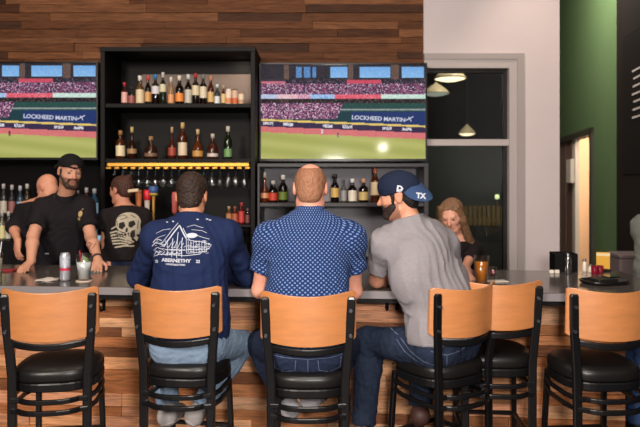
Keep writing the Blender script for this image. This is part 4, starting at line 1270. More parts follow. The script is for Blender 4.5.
M_soles = mat('shoe_rubber', srgb(206, 200, 196), .6)
def shoes(per, m, parent, loc, name='shoe', t=.012, sole=True):
    for q in 'LR':
        V, Q = surface(per.footp(q, t), .007, smooth=2)
        sh = mesh_np(name, V, Q, m, parent, loc)
        if sole:
            j = per.J; A, T = j['a' + q], j['t' + q]; d = unit(T - A); dn = unit(j['a' + q] - j['k' + q]); dn = unit(dn - d * float(dn @ d))
            heel = A + unit(j['a' + q] - j['k' + q]) * .03 - d * .02 + dn * .034
            V, Q = surface([cap(heel, T + dn * .030, .043, .036, .02, flat=(dn, .35))], .006, smooth=1)
            mesh_np('sole', V, Q, M_soles, sh, loc)

M_denim_light = clothmat('denim_light', (124, 144, 168), .18, 40)
M_denim_dark = clothmat('denim_dark', (38, 47, 70), .22, 40)
M_denim_blue = clothmat('denim_blue', (36, 45, 64), .22, 40)

# ---------------------------------------------------------------- person in the navy printed long sleeve
SK_A = skinmat('skin_tan', (200, 140, 110))
hA = Head(P(192, 196, 3.38), (0.02, 1, -.22), 1.0)
JA = jd(pelvis=P(188, 345, 3.225), waist=P(189, 302, 3.27), chest=P(191, 258, 3.27), neck=P(191, 219, 3.32),
          sL=P(157, 236, 3.32), sR=P(226, 234, 3.32), eL=P(138, 277, 3.50), eR=P(247, 276, 3.50), wL=P(168, 272, 3.80), wR=P(214, 272, 3.80),
          kL=P(163, 346, 3.62), kR=P(242, 344, 3.55), aL=P(168, 411, 3.40), aR=P(198, 411, 3.40), tL=P(168, 411, 3.40) + Vector((.02, .19, -.065)), tR=P(198, 411, 3.40) + Vector((-.02, .19, -.065)))
pA = Person(JA, hA, chest=(.180, .115), waist=(.185, .112), hipw=.098)
locA = (float(JA['pelvis'][0]), 3.22, 0.0)
hands = hand_prims(JA['wL'], (.9, .45, -.05), (0, 0, 1), -1, curl=.4) + hand_prims(JA['wR'], (-.9, .45, -.05), (0, 0, 1), 1, curl=.4)
A = make_person('person in navy long-sleeved shirt with white print, seated with back turned', pA, hands, SK_A, (200, 140, 110), locA)
M_navy = clothmat('navy_jersey', (27, 39, 74), .08, 30)
pr = pA.torso(.014, .012) + pA.armp('L', .014, 1.88, .004) + pA.armp('R', .014, 1.88, .004) + [cap(JA['neck'] - A3((0, 0, .01)), JA['neck'] + A3((0, .005, .022)), .072, .066, .03)]
sA, VQA = garment('shirt', pr, .0075, M_navy, A, locA, .0055, .16, 1, cuts=[((0, 0, .835), (0, 0, -1)), (JA['neck'] + A3((0, .012, .028)), (0, .25, 1))])
garment('jeans', pA.torso(.006, .0, sh=False) + pA.legp('L', .012, cuff=.93) + pA.legp('R', .012, cuff=.93), .0075, M_denim_light, A, locA, .005, .09, 2,
        cuts=[((0, 0, .93), (0, 0, 1))])
shoes(pA, mat('shoe_grey_canvas', srgb(176, 170, 168), .8), A, locA, t=.014)
hr = [hA.E((0, -.016, .040), (.083, .104, .092), tags='h', cuts=[((0, .062, .045), (0, .8, -.6))]), hA.E((0, -.058, -.035), (.062, .045, .055), .03, cuts=[((0, -.02, 0), (0, 1, 0))])]
garment('hair', hr, .005, hairmat('hair_dark_brown', (48, 34, 28)), A, locA, .006, .035, 3, cuts=[(hA.at(0, 0, -.078), hA.dirv(0, .15, -1))])
# chest print on the back: barn and fields, name and date
M_print = mat('white_screen_print', srgb(188, 192, 204), .8)
def pz(px, py, d=3.15): 
    q = P(px, py, d); return (q.x, q.z)
art = Art()
DPX = 3.15
def ln(pts, w=.0045): art.line([pz(*p) for p in pts], w * .8)
# barn with steep roof
ln([(163, 247), (177, 226.5), (186, 239)], .008); ln([(160, 245), (175, 224)], .004); ln([(181, 229), (189, 240)], .004)
ln([(167, 243), (167, 256)]); ln([(172, 239), (172, 257)]); ln([(177, 233), (177, 258)]); ln([(182, 238), (182, 257)]); ln([(164, 250), (186, 250)])
for i in range(5): ln([(168 + i * 3.2, 248), (171 + i * 3.2, 240 + abs(i - 2) * 1.5)], .0032)
ln([(169, 254), (180, 253)], .004)
# long side building and hill to the right
ln([(186, 240), (205, 243), (206, 252), (187, 253), (186, 240)], .0035); ln([(187, 246), (205, 247.5)], .003); ln([(187, 249.5), (205, 250)], .003)
for i in range(7): ln([(188 + i * 2.6, 241.5), (188.6 + i * 2.6, 252)], .0028)
art.blob([pz(191 + 5.5 * math.cos(a), 236 + 2.4 * math.sin(a)) for a in [k * math.pi / 8 for k in range(16)]])
ln([(185, 228), (192, 226), (201, 229)], .0025); ln([(190, 230.5), (200, 231.5), (205, 234)], .0025); ln([(196, 236), (208, 240)], .003)
ln([(205, 244), (210, 245.5), (208, 249), (206, 250)], .004)
# clouds and furrows on the left
ln([(152, 235), (160, 231), (168, 230)], .0025); ln([(154, 239), (163, 236)], .0025)
ln([(149, 244), (153, 240), (160, 241.5)], .005); ln([(148, 248), (152, 244), (160, 245), (163, 247)], .005); ln([(150, 252), (155, 248.5), (162, 250)], .004)
for i in range(7): ln([(151 + i * 4.6, 256.5 - .3 * i), (155 + i * 4.6, 252)], .004)
ln([(150, 258), (158, 255), (170, 254.5), (185, 255.5), (200, 254)], .004)
rp = random.Random(12)
for i in range(110):
    x0 = rp.uniform(150, 207); y0 = rp.uniform(241, 254); 
    if x0 < 164 or x0 > 186 or y0 > 247: ln([(x0, y0), (x0 + rp.uniform(1.0, 3.6), y0 + rp.uniform(-1.2, 1.0))], rp.uniform(.0018, .0034))
tx, tz = pz(176, 260.6); art.add(text_flat('ABERNETHY', .0175, tx, tz, -.02, bold=.0009, sx=1.12))
tx, tz = pz(175.5, 264.6); art.add(text_flat('CONSTRUCTION', .0085, tx, tz, -.02, bold=.0005, sx=1.1))
tx, tz = pz(154.5, 262.5); art.add(text_flat('20', .015, tx, tz, .2, bold=.0007))
tx, tz = pz(198, 261.5); art.add(text_flat('22', .015, tx, tz, -.05, bold=.0007))
for x, y in ((161, 223.5), (168, 222.5), (193, 220.5), (202, 220.5), (205, 221.5)): ln([(x, y), (x + 2.2, y + .4)], .006)
project(art.v, art.f, VQA, 'shirt_print', M_print, sA, locA, .0025)

# ---------------------------------------------------------------- person in the blue dotted shirt
SK_B = skinmat('skin_ruddy', (226, 158, 134))
hB = Head(P(310.5, 188, 3.24), (0.06, 1, -.16), 1.06)
JB = jd(pelvis=P(307, 347, 3.075), waist=P(307, 300, 3.14), chest=P(309, 256, 3.18), neck=P(310, 213, 3.22),
          sL=P(270, 238, 3.21), sR=P(350, 237, 3.21), eL=P(260, 290, 3.27), eR=P(354, 291, 3.29), wL=P(278, 279, 3.56), wR=P(338, 279, 3.56),
          kL=P(262, 344, 3.5), kR=P(350, 344, 3.5), aL=P(288, 404, 3.36), aR=P(314, 396, 3.40), tL=P(288, 404, 3.36) + Vector((-.03, .19, -.065)), tR=P(314, 396, 3.40) + Vector((.03, .19, -.065)))
pB = Person(JB, hB, chest=(.200, .13), waist=(.195, .135), hipw=.105, arm=1.02, leg=1.06, neck_r=.064)
locB = (float(JB['pelvis'][0]), 3.13, 0.0)
hands = hand_prims(JB['wL'], (.9, .4, -.1), (0, 0, 1), -1, curl=.5) + hand_prims(JB['wR'], (-.9, .4, -.1), (0, 0, 1), 1, curl=.5)
B = make_person('person with balding reddish hair in blue dotted short-sleeved shirt, seated with back turned', pB, hands, SK_B, (226, 158, 134), locB)
def dotted():
    m = bpy.data.materials.new('navy_dotted_cotton'); m.use_nodes = True; nt = m.node_tree; N = nt.nodes; L = nt.links; b = N['Principled BSDF']
    tc = N.new('ShaderNodeTexCoord'); sp = N.new('ShaderNodeSeparateXYZ'); L.new(tc.outputs['Object'], sp.inputs[0])
    def mth(op, a, bv=None):
        n = N.new('ShaderNodeMath'); n.operation = op
        for i, v in enumerate((a, bv)):
            if v is None: continue
            if isinstance(v, (int, float)): n.inputs[i].default_value = v
            else: L.new(v, n.inputs[i])
        return n.outputs[0]
    ny = mth('SUBTRACT', 0.16, sp.outputs['Y'])
    th = mth('MULTIPLY', mth('ARCTAN2', sp.outputs['X'], ny), 0.24)
    k = math.pi / .0108
    s1 = mth('SINE', mth('MULTIPLY', th, k)); s2 = mth('SINE', mth('MULTIPLY', sp.outputs['Z'], k))
    v = mth('MULTIPLY', s1, s2)
    r = N.new('ShaderNodeValToRGB'); r.color_ramp.elements[0].position = .28; r.color_ramp.elements[1].position = .50
    r.color_ramp.elements[0].color = srgb(26, 44, 92); r.color_ramp.elements[1].color = srgb(108, 134, 176)
    L.new(v, r.inputs[0]); L.new(r.outputs[0], b.inputs['Base Color']); b.inputs['Roughness'].default_value = .85; b.inputs['Specular IOR Level'].default_value = .2
    return m
M_dots = dotted()
pr = pB.torso(.014, .010) + pB.armp('L', .016, .60, .016) + pB.armp('R', .016, .60, .016)
sB, VQB = garment('shirt', pr, .0075, M_dots, B, locB, .0055, .17, 4, cuts=[((0, 0, .855), (0, 0, -1)), (JB['neck'] + A3((0, .01, .012)), (0, .3, 1))])
# collar
nk = JB['neck']
garment('collar', [cap(nk + A3((0, .0, -.012)), nk + A3((0, .012, .030)), .084, .078, .02, cut=(nk + A3((0, .01, .030)), (0, .2, 1)))], .006, M_dots, B, locB, 0)
jB, VQJB = garment('jeans', pB.torso(.008, .004, sh=False) + pB.legp('L', .016, cuff=.93) + pB.legp('R', .016, cuff=.93), .0075, M_denim_dark, B, locB, .005, .09, 5, cuts=[((0, 0, .95), (0, 0, 1))])
shoes(pB, mat('shoe_pale_canvas', srgb(186, 184, 190), .8), B, locB, t=.014)
hr = [hB.E((0, -.013, .028), (.0785, .098, .086), cuts=[((0, .05, .03), (0, .95, -.3)), ((0, -.03, .098), (0, -.25, 1))]), hB.E((0, .012, .140), (.062, .085, .062), .012, 's'), hB.E((0, -.055, -.035), (.060, .045, .055), .03, cuts=[((0, -.02, 0), (0, 1, 0))])]
garment('hair', hr, .005, hairmat('hair_reddish', (150, 104, 78), .35), B, locB, .003, .03, 6, cuts=[(hB.at(0, 0, -.072), hB.dirv(0, .15, -1))])
w0 = JB['wR'] + (JB['eR'] - JB['wR']) * .12
# wrist band on the right forearm
e0 = JB['eR'] + (JB['wR'] - JB['eR']) * .14; dW = unit(JB['wR'] - JB['eR'])
ub_ = unit(np.cross(dW, (0, 0, 1))); vb_ = np.cross(dW, ub_)
MB().tube([tuple(e0 + (ub_ * math.cos(a) + vb_ * math.sin(a)) * .0475 - A3(locB)) for a in [2 * math.pi * i / 24 for i in range(24)]], .010, 8, closed=True, sy=.5).build('wrist_band', mat('dark_cord', srgb(30, 22, 22), .6), B)
# jeans stitching: yoke and pockets
M_stitch = mat('denim_stitch', srgb(96, 108, 136), .8)
def stitch(lines, d, VQ, par, off, w=.0032):
    a = Art()
    for l in lines: a.line([(P(x, y, d).x, P(x, y, d).z) for x, y in l], w)
    project(a.v, a.f, VQ, 'stitching', M_stitch, par, off, .0015)
stitch([[(262, 351), (285, 355), (308, 357), (330, 355), (354, 351)], [(274, 356), (275, 368), (284, 371)], [(296, 358), (295, 369), (286, 371)], [(318, 358), (319, 369), (328, 371)], [(341, 355), (340, 367), (330, 371)], [(308, 357), (308, 372)]], 3.0, VQJB, jB, locB)

# ---------------------------------------------------------------- person in the grey t-shirt and navy cap
SK_C = skinmat('skin_olive', (206, 146, 118))
hC = Head(P(399, 196, 3.28), (-.95, .30, -.14), 1.0); hC.stub = (*srgb(84, 58, 48), .6)
latC = (.80, .60, 0)
JC = jd(pelvis=P(447, 344, 3.235), waist=P(439, 303, 3.25), chest=P(420, 262, 3.24), neck=P(410, 221, 3.27),
          sL=P(385, 243, 3.27), sR=P(443, 244, 3.36), eL=P(377, 280, 3.44), eR=P(452, 278, 3.52), wL=P(397, 277, 3.70), wR=P(412, 276, 3.72),
          kL=P(368, 341, 3.42), kR=P(422, 346, 3.58), aL=P(363, 432, 3.36), aR=P(420, 412, 3.46), tL=P(345, 447, 3.46), tR=P(412, 432, 3.58))
JC['hL'] = A3(JC['pelvis']) - A3(latC) * .10; JC['hR'] = A3(JC['pelvis']) + A3(latC) * .10
pC = Person(JC, hC, chest=(.185, .13), waist=(.178, .128), hipw=.108, lat=latC)
locC = (float(JC['pelvis'][0]), 3.20, 0.0)
hands = hand_prims(JC['wL'], (-.25, .5, .25), (-.6, .2, .6), 1, curl=.8) + hand_prims(JC['wR'], (-.55, .45, .2), (.2, .3, .8), 1, curl=.8)
C_ = make_person('person in grey t-shirt and backward navy cap, seated and looking left', pC, hands, SK_C, (206, 146, 118), locC)
M_greytee = clothmat('grey_marl_jersey', (138, 133, 137), .12, 120)
pr = pC.torso(.015, .014) + pC.armp('L', .016, .66, .016) + pC.armp('R', .016, .66, .016) + [cap(JC['neck'] - A3((0, 0, .01)), JC['neck'] + A3((-.004, .0, .020)), .074, .068, .03)]
sC, VQC = garment('t_shirt', pr, .0075, M_greytee, C_, locC, .0060, .17, 7, cuts=[((.6, 0, .838), (.05, 0, -1)), (JC['neck'] + A3((-.01, .0, .024)), (-.25, 0.1, 1))])
jC, VQJC = garment('jeans', pC.torso(.008, .004, sh=False) + pC.legp('L', .014, cuff=.92) + pC.legp('R', .014, cuff=.92), .0075, M_denim_blue, C_, locC, .006, .08, 8, cuts=[((0, 0, .95), (0, 0, 1))])
stitch([[(404, 344), (412, 354), (424, 362), (438, 366)], [(400, 346), (407, 356), (419, 364)], [(430, 350), (446, 354), (462, 352), (474, 346)], [(372, 331), (388, 335), (402, 342)], [(446, 354), (447, 366)]], 3.08, VQJC, jC, locC)
shoes(pC, mat('shoe_brown', srgb(70, 44, 40), .6), C_, locC, t=.012, sole=False)
hr = [hC.E((0, -.014, .030), (.080, .100, .085), cuts=[((0, .055, .02), (0, .8, -.6))]), hC.E((0, -.060, -.030), (.058, .042, .055), .03, cuts=[((0, -.03, 0), (0, 1, 0))]), hC.C((-.073, .022, .0), (-.070, .024, -.035), .010, .008), hC.C((.073, .022, .0), (.070, .024, -.035), .010, .008)]
M_blackhair = hairmat('hair_black', (30, 24, 24))
garment('hair', hr, .005, M_blackhair, C_, locC, .003, .03, 9, cuts=[(hC.at(0, 0, -.075), hC.dirv(0, .15, -1))])
br = [hC.E((0, .029, -.052), (.0605, .0690, .072), .01, cuts=[((0, 0, -.040), (0, -.25, 1)), ((0, .012, 0), (0, -1, 0))]), hC.C((-.060, .028, -.052), (-.030, .068, -.092), .015, .018, .02), hC.C((.060, .028, -.052), (.030, .068, -.092), .015, .018, .02), hC.C((-.022, .074, -.098), (.022, .074, -.098), .019, .019, .02),
      hC.C((-.024, .088, -.046), (.024, .088, -.046), .007, .007, .01), hC.C((-.027, .083, -.05), (-.026, .075, -.085), .008, .009, .01), hC.C((.027, .083, -.05), (.026, .075, -.085), .008, .009, .01)]
garment('beard', br, .0045, hairmat('beard_black', (48, 36, 32), .4), C_, locC, .002, .02, 10)
for q in (-1, 1):
    garment('eyebrow', [hC.C((q * .018, .090, .019), (q * .047, .078, .022), .0045, .003, .004)], .0035, M_blackhair, C_, locC, 0)
M_cap = clothmat('navy_cap_twill', (28, 36, 58), .08, 60)
M_brim = clothmat('blue_cap_brim', (52, 72, 108), .08, 60)
def cap_shell(h, t=.0, tilt=.18, z=.030):
    return [h.E((0, -.012, .036), (.088 + t, .110 + t, .098 + t), cuts=[((0, 0, z), (0, -tilt, -1))]), h.E((0, .02, .060), (.080, .085, .068), .03, cuts=[((0, 0, z), (0, -tilt, -1))])]
cp, VQcap = garment('cap', cap_shell(hC, .0, .06, .016), .005, M_cap, C_, locC, .0015, .06, 11)
def brim_prim(h, pitch, c=None, d=None, n=None, R_=.105, wid=.084, ln_=.095):
    """curved peak behind the head (the cap is worn backwards)"""
    if c is None:
        c = h.at(0, -.085, .018); d = h.dirv(0, -math.cos(pitch), -math.sin(pitch)); x = h.dirv(1, 0, 0); n = np.cross(d, x)
        if n @ h.u < 0: n = -n
    else:
        d = unit(d); n = A3(n); n = unit(n - d * float(n @ d)); x = np.cross(d, n)
    def fn(p):
        q = p - c; a = q @ x; b = q @ d; z = q @ n
        rad = np.sqrt(a * a + (z + R_ * .70) ** 2)
        shell = np.abs(rad - R_ * 1.0) - .0030
        plan = np.sqrt((a / wid) ** 2 + (np.maximum(b, 0) / ln_) ** 2) - 1
        d_ = np.maximum(shell, plan * .05)
        d_ = np.maximum(d_, -b - .012)
        return np.maximum(d_, -(z + R_ * .72))
    pts = np.stack([c + x * i * .085 + d * jj + n * kk for i in (-1, 1) for jj in (-.02, .10) for kk in (-.07, .05)])
    return Prim(fn, pts.min(0), pts.max(0), .006)
bm_, VQbrim = garment('cap_brim', [brim_prim(hC, 0, hC.at(.0, -.078, .022) + A3((0, -.02, 0)), (.62, -.30, -.70), (.55, -.72, .42), .12, .082, .105)], .0038, M_brim, cp, locC, 0, smooth=1)
a2 = Art()
def onhead(px, py, d=3.2): q = P(px, py, d); return (q.x, q.z)
x_, z_ = onhead(399.5, 189); a2.add(text_flat('D', .030, x_, z_, -.1, bold=.002)); 
a2.line([onhead(396.5, 190.5), onhead(403, 188.5)], .004)
project(a2.v, a2.f, VQcap, 'cap_emblem', M_print, cp, locC, .002)
a2 = Art(); x_, z_ = onhead(420, 196); a2.add(text_flat('TX', .026, x_, z_, -.12, bold=.002)); 
project(a2.v, a2.f, VQbrim, 'brim_lettering', M_print, bm_, locC, .002)

# ---------------------------------------------------------------- bartender with beard and black polo
SK_E = skinmat('skin_fair', (206, 150, 124))
hE = Head(P(70, 171.5, 4.42), (.62, -.76, -.18), .94, tilt=.05); hE.stub = (*srgb(86, 58, 46), .6)
JE = jd(pelvis=P(62, 278, 4.72), waist=P(62, 248, 4.66), chest=P(63, 222, 4.60), neck=P(66, 197, 4.54),
          sR=P(43, 208, 4.54), sL=P(84, 206, 4.60), eR=P(33, 236, 4.36), wR=P(31, 262, 4.18), eL=P(91, 237, 4.46), wL=P(98, 261, 4.18))
for q, dx in (('R', -.11), ('L', .11)):
    X0 = float(JE['pelvis'][0]) + dx
    JE['k' + q] = Vector((X0, 4.70, .52)); JE['a' + q] = Vector((X0, 4.74, .10)); JE['t' + q] = Vector((X0 + .02, 4.60, .045))
pE = Person(JE, hE, chest=(.155, .112), waist=(.150, .118), hipw=.10, arm=.94)
locE = (float(JE['pelvis'][0]), 4.72, 0.0)
hands = hand_prims(JE['wR'], (.05, -.9, -.22), (-.2, -.1, 1), 1, curl=.15) + hand_prims(JE['wL'], (.25, -.9, -.22), (.1, -.1, 1), -1, curl=.15)
E_ = make_person('bearded person in black polo and backward black cap, leaning both hands on the bar', pE, hands, SK_E, (206, 150, 124), locE)
M_blackpolo = clothmat('black_polo', (30, 26, 30), .1, 50)
pr = pE.torso(.014, .010) + pE.armp('R', .016, .72, .014) + pE.armp('L', .016, .72, .014)
sE, VQE = garment('polo_shirt', pr, .0085, M_blackpolo, E_, locE, .0055, .15, 12, cuts=[((0, 0, .97), (0, 0, -1)), (JE['neck'] + A3((.006, -.045, -.006)), (.08, -.8, 1))])
nk = A3(JE['neck'])
garment('collar', [cap(nk + A3((0, 0, -.016)), nk + A3((.006, -.010, .026)), .078, .074, .02, cut=(nk + A3((.01, -.01, .036)), (.10, -.5, 1)))], .0065, M_blackpolo, E_, locE, 0)
garment('jeans', pE.torso(.006, 0, sh=False) + pE.legp('L', .014, cuff=.97) + pE.legp('R', .014, cuff=.97), .010, M_denim_dark, E_, locE, .004, .1, 13, cuts=[((0, 0, 1.03), (0, 0, 1))])
shoes(pE, mat('shoe_black', srgb(24, 22, 22), .6), E_, locE, sole=False)
def beard(h, m, par, loc, seed, full=1.0):
    br = [h.C((-.060, .026, -.040), (-.034, .064, -.094), .014, .020, .02), h.C((.060, .026, -.040), (.034, .064, -.094), .014, .020, .02), h.C((-.022, .074, -.104), (.022, .074, -.104), .021, .021, .02),
          h.C((-.024, .089, -.047), (.024, .089, -.047), .007, .007, .01), h.C((-.028, .083, -.05), (-.028, .072, -.088), .009, .011, .012), h.C((.028, .083, -.05), (.028, .072, -.088), .009, .011, .012)]
    garment('beard', br, .0045, m, par, loc, .002, .02, seed)
M_brownhair = hairmat('hair_brown', (62, 42, 34), .35)
beard(hE, M_brownhair, E_, locE, 14)
for q in (-1, 1):
    garment('eyebrow', [hE.C((q * .016, .092, .020), (q * .047, .079, .023), .0050, .0035, .004)], .0035, M_brownhair, E_, locE, 0)
    garment('sideburn', [hE.C((q * .073, .020, .012), (q * .068, .026, -.04), .011, .010, .006)], .0045, M_brownhair, E_, locE, .001, .02)
M_blackcap = clothmat('black_cap_twill', (24, 22, 24), .1, 60)
cs_ = cap_shell(hE, .0, -.12, .040) + [hE.E((0, .098, .050), (.034, .05, .020), .006, 's')]
cpE, VQcE = garment('cap', cs_, .005, M_blackcap, E_, locE, .001, .06, 15)
garment('cap_strap', [hE.C((-.036, .088, .044), (0, .099, .042), .006, .006), hE.C((0, .099, .042), (.036, .088, .044), .006, .006)], .004, M_blackcap, cpE, locE, 0)
garment('cap_brim', [brim_prim(hE, .2)], .0045, M_blackcap, cpE, locE, 0, smooth=1)
art = Art(); x_, z_ = (P(79.5, 214, 4.47).x, P(79.5, 214, 4.47).z)
art.blob([(x_ + .016 * math.cos(a), z_ + .022 * math.sin(a)) for a in [k * math.pi / 6 for k in range(12)]])
art.line([(x_ - .012, z_ - .026), (x_ - .010, z_ - .045)], .008); art.line([(x_ + .002, z_ - .028), (x_ + .002, z_ - .048)], .008); art.line([(x_ + .012, z_ + .028), (x_ + .010, z_ + .036)], .010)
project(art.v, art.f, VQE, 'polo_emblem', mat('tan_embroidery', srgb(176, 150, 104), .8), sE, locE, .002)
art = Art(); x_, z_ = (P(46, 254, 4.5).x, P(46, 254, 4.5).z); art.line([(x_ - .016, z_), (x_ + .016, z_ + .002)], .009)
project(art.v, art.f, VQE, 'hem_tag', M_print, sE, locE, .002)
# tattoo and bracelet on the forearm by the glass
e_, w_ = A3(JE['eL']), A3(JE['wL']); dv = unit(w_ - e_)
bc_ = e_ + (w_ - e_) * .90
ringp = []
u_ = unit(np.cross(dv, (0, 0, 1))); v_ = np.cross(dv, u_)
for i in range(20):
    a = 2 * math.pi * i / 20; ringp.append(tuple(bc_ + (u_ * math.cos(a) + v_ * math.sin(a)) * .0335 - A3(locE)))
MB().tube(ringp, .006, 8, closed=True).build('bracelet', mat('dark_cord', srgb(30, 22, 22), .6), E_)
M_tatt = mat('tattoo_ink', srgb(84, 66, 66), .6)
VA, QA = surface(pE.armp('L', .0, 2), .006, smooth=1)
art = Art(); r6 = random.Random(4)
for i in range(16):
    t_ = .25 + .55 * r6.random(); c0 = e_ + (w_ - e_) * t_; ox = r6.uniform(-.028, .028)
    a0 = (float(c0[0]) + ox, float(c0[2]) + r6.uniform(-.01, .01)); a1 = (a0[0] + r6.uniform(-.014, .014), a0[1] + r6.uniform(-.02, .02)); a2_ = (a1[0] + r6.uniform(-.012, .012), a1[1] + r6.uniform(-.016, .016))
    art.line([a0, a1, a2_], r6.uniform(.003, .006))
project(art.v, art.f, (VA, QA), 'tattoo', M_tatt, E_, locE, .0015)

# ---------------------------------------------------------------- bent person with a bald head behind the bartender
SK_F = skinmat('skin_light', (214, 150, 122))
hF = Head(P(48, 188, 4.88), (-.70, .30, -.62), .92)
JF = jd(pelvis=P(36, 270, 4.90), waist=P(36, 246, 4.88), chest=P(37, 222, 4.88), neck=P(41, 205, 4.90),
          sL=P(25, 209, 4.90), sR=P(53, 211, 4.88), eL=P(13, 227, 4.84), wL=P(18, 241, 4.66), eR=P(52, 236, 4.84), wR=P(44, 246, 4.72))
for q, dx in (('L', -.1), ('R', .1)):
    X0 = float(JF['pelvis'][0]) + dx; JF['k' + q] = Vector((X0, 4.88, .5)); JF['a' + q] = Vector((X0, 4.90, .10)); JF['t' + q] = Vector((X0 - .08, 4.82, .045))
pF = Person(JF, hF, chest=(.145, .085), waist=(.14, .085), hipw=.075, arm=.8)
locF = (float(JF['pelvis'][0]), 4.90, 0)
hands = hand_prims(JF['wL'], (.1, -.3, -.8), (-.5, -.8, .0), 1, curl=.5) + hand_prims(JF['wR'], (-.5, -.5, -.5), (0, -1, .2), -1, curl=.4)
F_ = make_person('bald person in black shirt bending behind the bearded bartender', pF, hands, SK_F, (214, 150, 122), locF, res=.008)
garment('shirt', pF.torso(.012, .004) + pF.armp('L', .014, 1.15, .006) + pF.armp('R', .014, .8, .01), .010, M_blackpolo, F_, locF, .004, .15, 16, cuts=[((0, 0, .98), (0, 0, -1)), (JF['neck'] + A3((-.02, .0, .035)), (-.15, 0, 1))])
garment('trousers', pF.torso(.006, 0, sh=False) + pF.legp('L', .012, cuff=.97) + pF.legp('R', .012, cuff=.97), .011, clothmat('black_trousers', (24, 22, 26)), F_, locF, .004, .1, 17, cuts=[((0, 0, 1.03), (0, 0, 1))])
shoes(pF, mat('shoe_black', srgb(24, 22, 22), .6), F_, locF, sole=False)

# ---------------------------------------------------------------- bartender seen from behind in the skull shirt
SK_G = skinmat('skin_rose', (196, 134, 110))
hG = Head(P(121, 190, 4.78), (-.86, .50, -.08), .90, fem=True)
JG = jd(pelvis=P(125, 272, 4.74), waist=P(125, 249, 4.73), chest=P(125, 228, 4.73), neck=P(124, 208, 4.75),
          sL=P(108, 217, 4.73), sR=P(142, 216, 4.77), eL=P(105, 241, 4.70), wL=P(110, 262, 4.64), eR=P(147, 238, 4.80), wR=P(144, 240, 4.82))
for q, dx in (('L', -.09), ('R', .09)):
    X0 = float(JG['pelvis'][0]) + dx; JG['k' + q] = Vector((X0, 4.73, .5)); JG['a' + q] = Vector((X0, 4.74, .10)); JG['t' + q] = Vector((X0 - .04, 4.87, .045))
pG = Person(JG, hG, chest=(.130, .095), waist=(.118, .09), hipw=.088, arm=.76, neck_r=.048)
locG = (float(JG['pelvis'][0]), 4.74, 0)
hands = hand_prims(JG['wL'], (.1, -.2, -.9), (-.9, -.1, 0), 1, L=.165, curl=.4) + hand_prims(JG['wR'], (-.1, .9, .2), (0, 0, 1), -1, L=.165, curl=.7)
G_ = make_person('person with pinned-up brown hair, back turned, in black skull print t-shirt', pG, hands, SK_G, (196, 134, 110), locG, res=.0075)
M_blacktee = clothmat('black_tee', (30, 25, 27), .1, 60)
sG, VQG = garment('t_shirt', pG.torso(.014, .012) + pG.armp('L', .015, .55, .014) + pG.armp('R', .015, .55, .014), .0085, M_blacktee, G_, locG, .0045, .14, 18, cuts=[((0, 0, 1.06), (0, 0, -1)), (JG['neck'] + A3((0, 0, .0)), (-.1, .3, 1))])
garment('jeans', pG.torso(.008, .0, sh=False) + pG.legp('L', .012, cuff=.97) + pG.legp('R', .012, cuff=.97), .010, M_denim_dark, G_, locG, .004, .1, 19, cuts=[((0, 0, 1.085), (0, 0, 1))])
shoes(pG, mat('shoe_black', srgb(24, 22, 22), .6), G_, locG, sole=False)
M_chest = hairmat('hair_chestnut', (70, 42, 34))
hr = [hG.E((0, -.016, .034), (.083, .104, .090), cuts=[((0, .058, .035), (0, .8, -.6))]), hG.E((0, -.075, .0), (.052, .045, .055), .03), hG.C((.0, -.09, .055), (.02, -.085, .105), .030, .020, .03), hG.E((0, -.055, -.03), (.058, .042, .045), .03, cuts=[((0, -.02, 0), (0, 1, 0))])]
garment('hair', hr, .005, M_chest, G_, locG, .005, .035, 20, cuts=[(hG.at(0, 0, -.075), hG.dirv(0, .15, -1))])
kc = P(134, 190.5, 4.65)
b = MB(); b.box((-.045, -.012, -.012), (.035, .012, .012), bev=.005, M=Matrix.Translation(Vector(kc) - Vector(locG)) @ Matrix.Rotation(-.1, 4, 'Y'))
b.build('hair_clip', mat('clip_cream', srgb(206, 180, 150), .4), G_)
# skull print
M_bone = mat('bone_screen_print', srgb(178, 166, 146), .8)
def pg(px, py): q = P(px, py, 4.63); return (q.x, q.z)
art = Art()
art.blob([pg(127.5 + 11 * math.cos(a), 222.5 + 10 * math.sin(a)) for a in [k * math.pi / 14 for k in range(28)]])
art.blob([pg(*p) for p in ((126, 228), (138, 224), (138.5, 233), (136, 241), (130, 244), (126, 240))])
for i in range(5): art.line([pg(110.5 + i * .8, 233 + i * 2.6), pg(117 + i * 1.5, 231 + i * 3), pg(125 + i * 1.0, 234 + i * 2.6)], .011)
art.line([pg(112, 229), pg(117, 226), pg(121, 231)], .010)
art.line([pg(116, 247), pg(125, 245.5), pg(134, 246)], .010)
pS = project(art.v, art.f, VQG, 'skull_print', M_bone, sG, locG, .002)
M_ink = mat('print_black', srgb(34, 28, 28), .85)
art = Art()
art.blob([pg(*p) for p in ((120, 223), (124.5, 221.5), (126, 226), (123, 229.5), (119.5, 227.5))]); art.blob([pg(*p) for p in ((128.5, 222), (133, 220.5), (134.5, 224.5), (131, 228), (128.5, 226.5))])
art.blob([pg(*p) for p in ((126.2, 228), (128, 228), (127.8, 232), (125.8, 232))])
art.blob([pg(*p) for p in ((131, 231), (134, 230), (134.5, 236), (132, 239), (130, 236))])
for i in range(6): art.line([pg(118 + i * 2.6, 233.5 - i * .3), pg(118.8 + i * 2.6, 237.5 - i * .3)], .005)
art.line([pg(116.5, 234), pg(124, 235), pg(133, 232.5)], .005)
for q in (((119, 217), (123, 215), (127, 216.5)), ((121, 219.5), (128, 217.5)), ((130, 215), (134, 218)), ((117.5, 221), (118.5, 226)), ((136.5, 221), (136, 229)), ((127, 240), (132, 242))): art.line([pg(*p) for p in q], .0045)
project(art.v, art.f, VQG, 'skull_print_ink', M_ink, pS, locG, .0035)

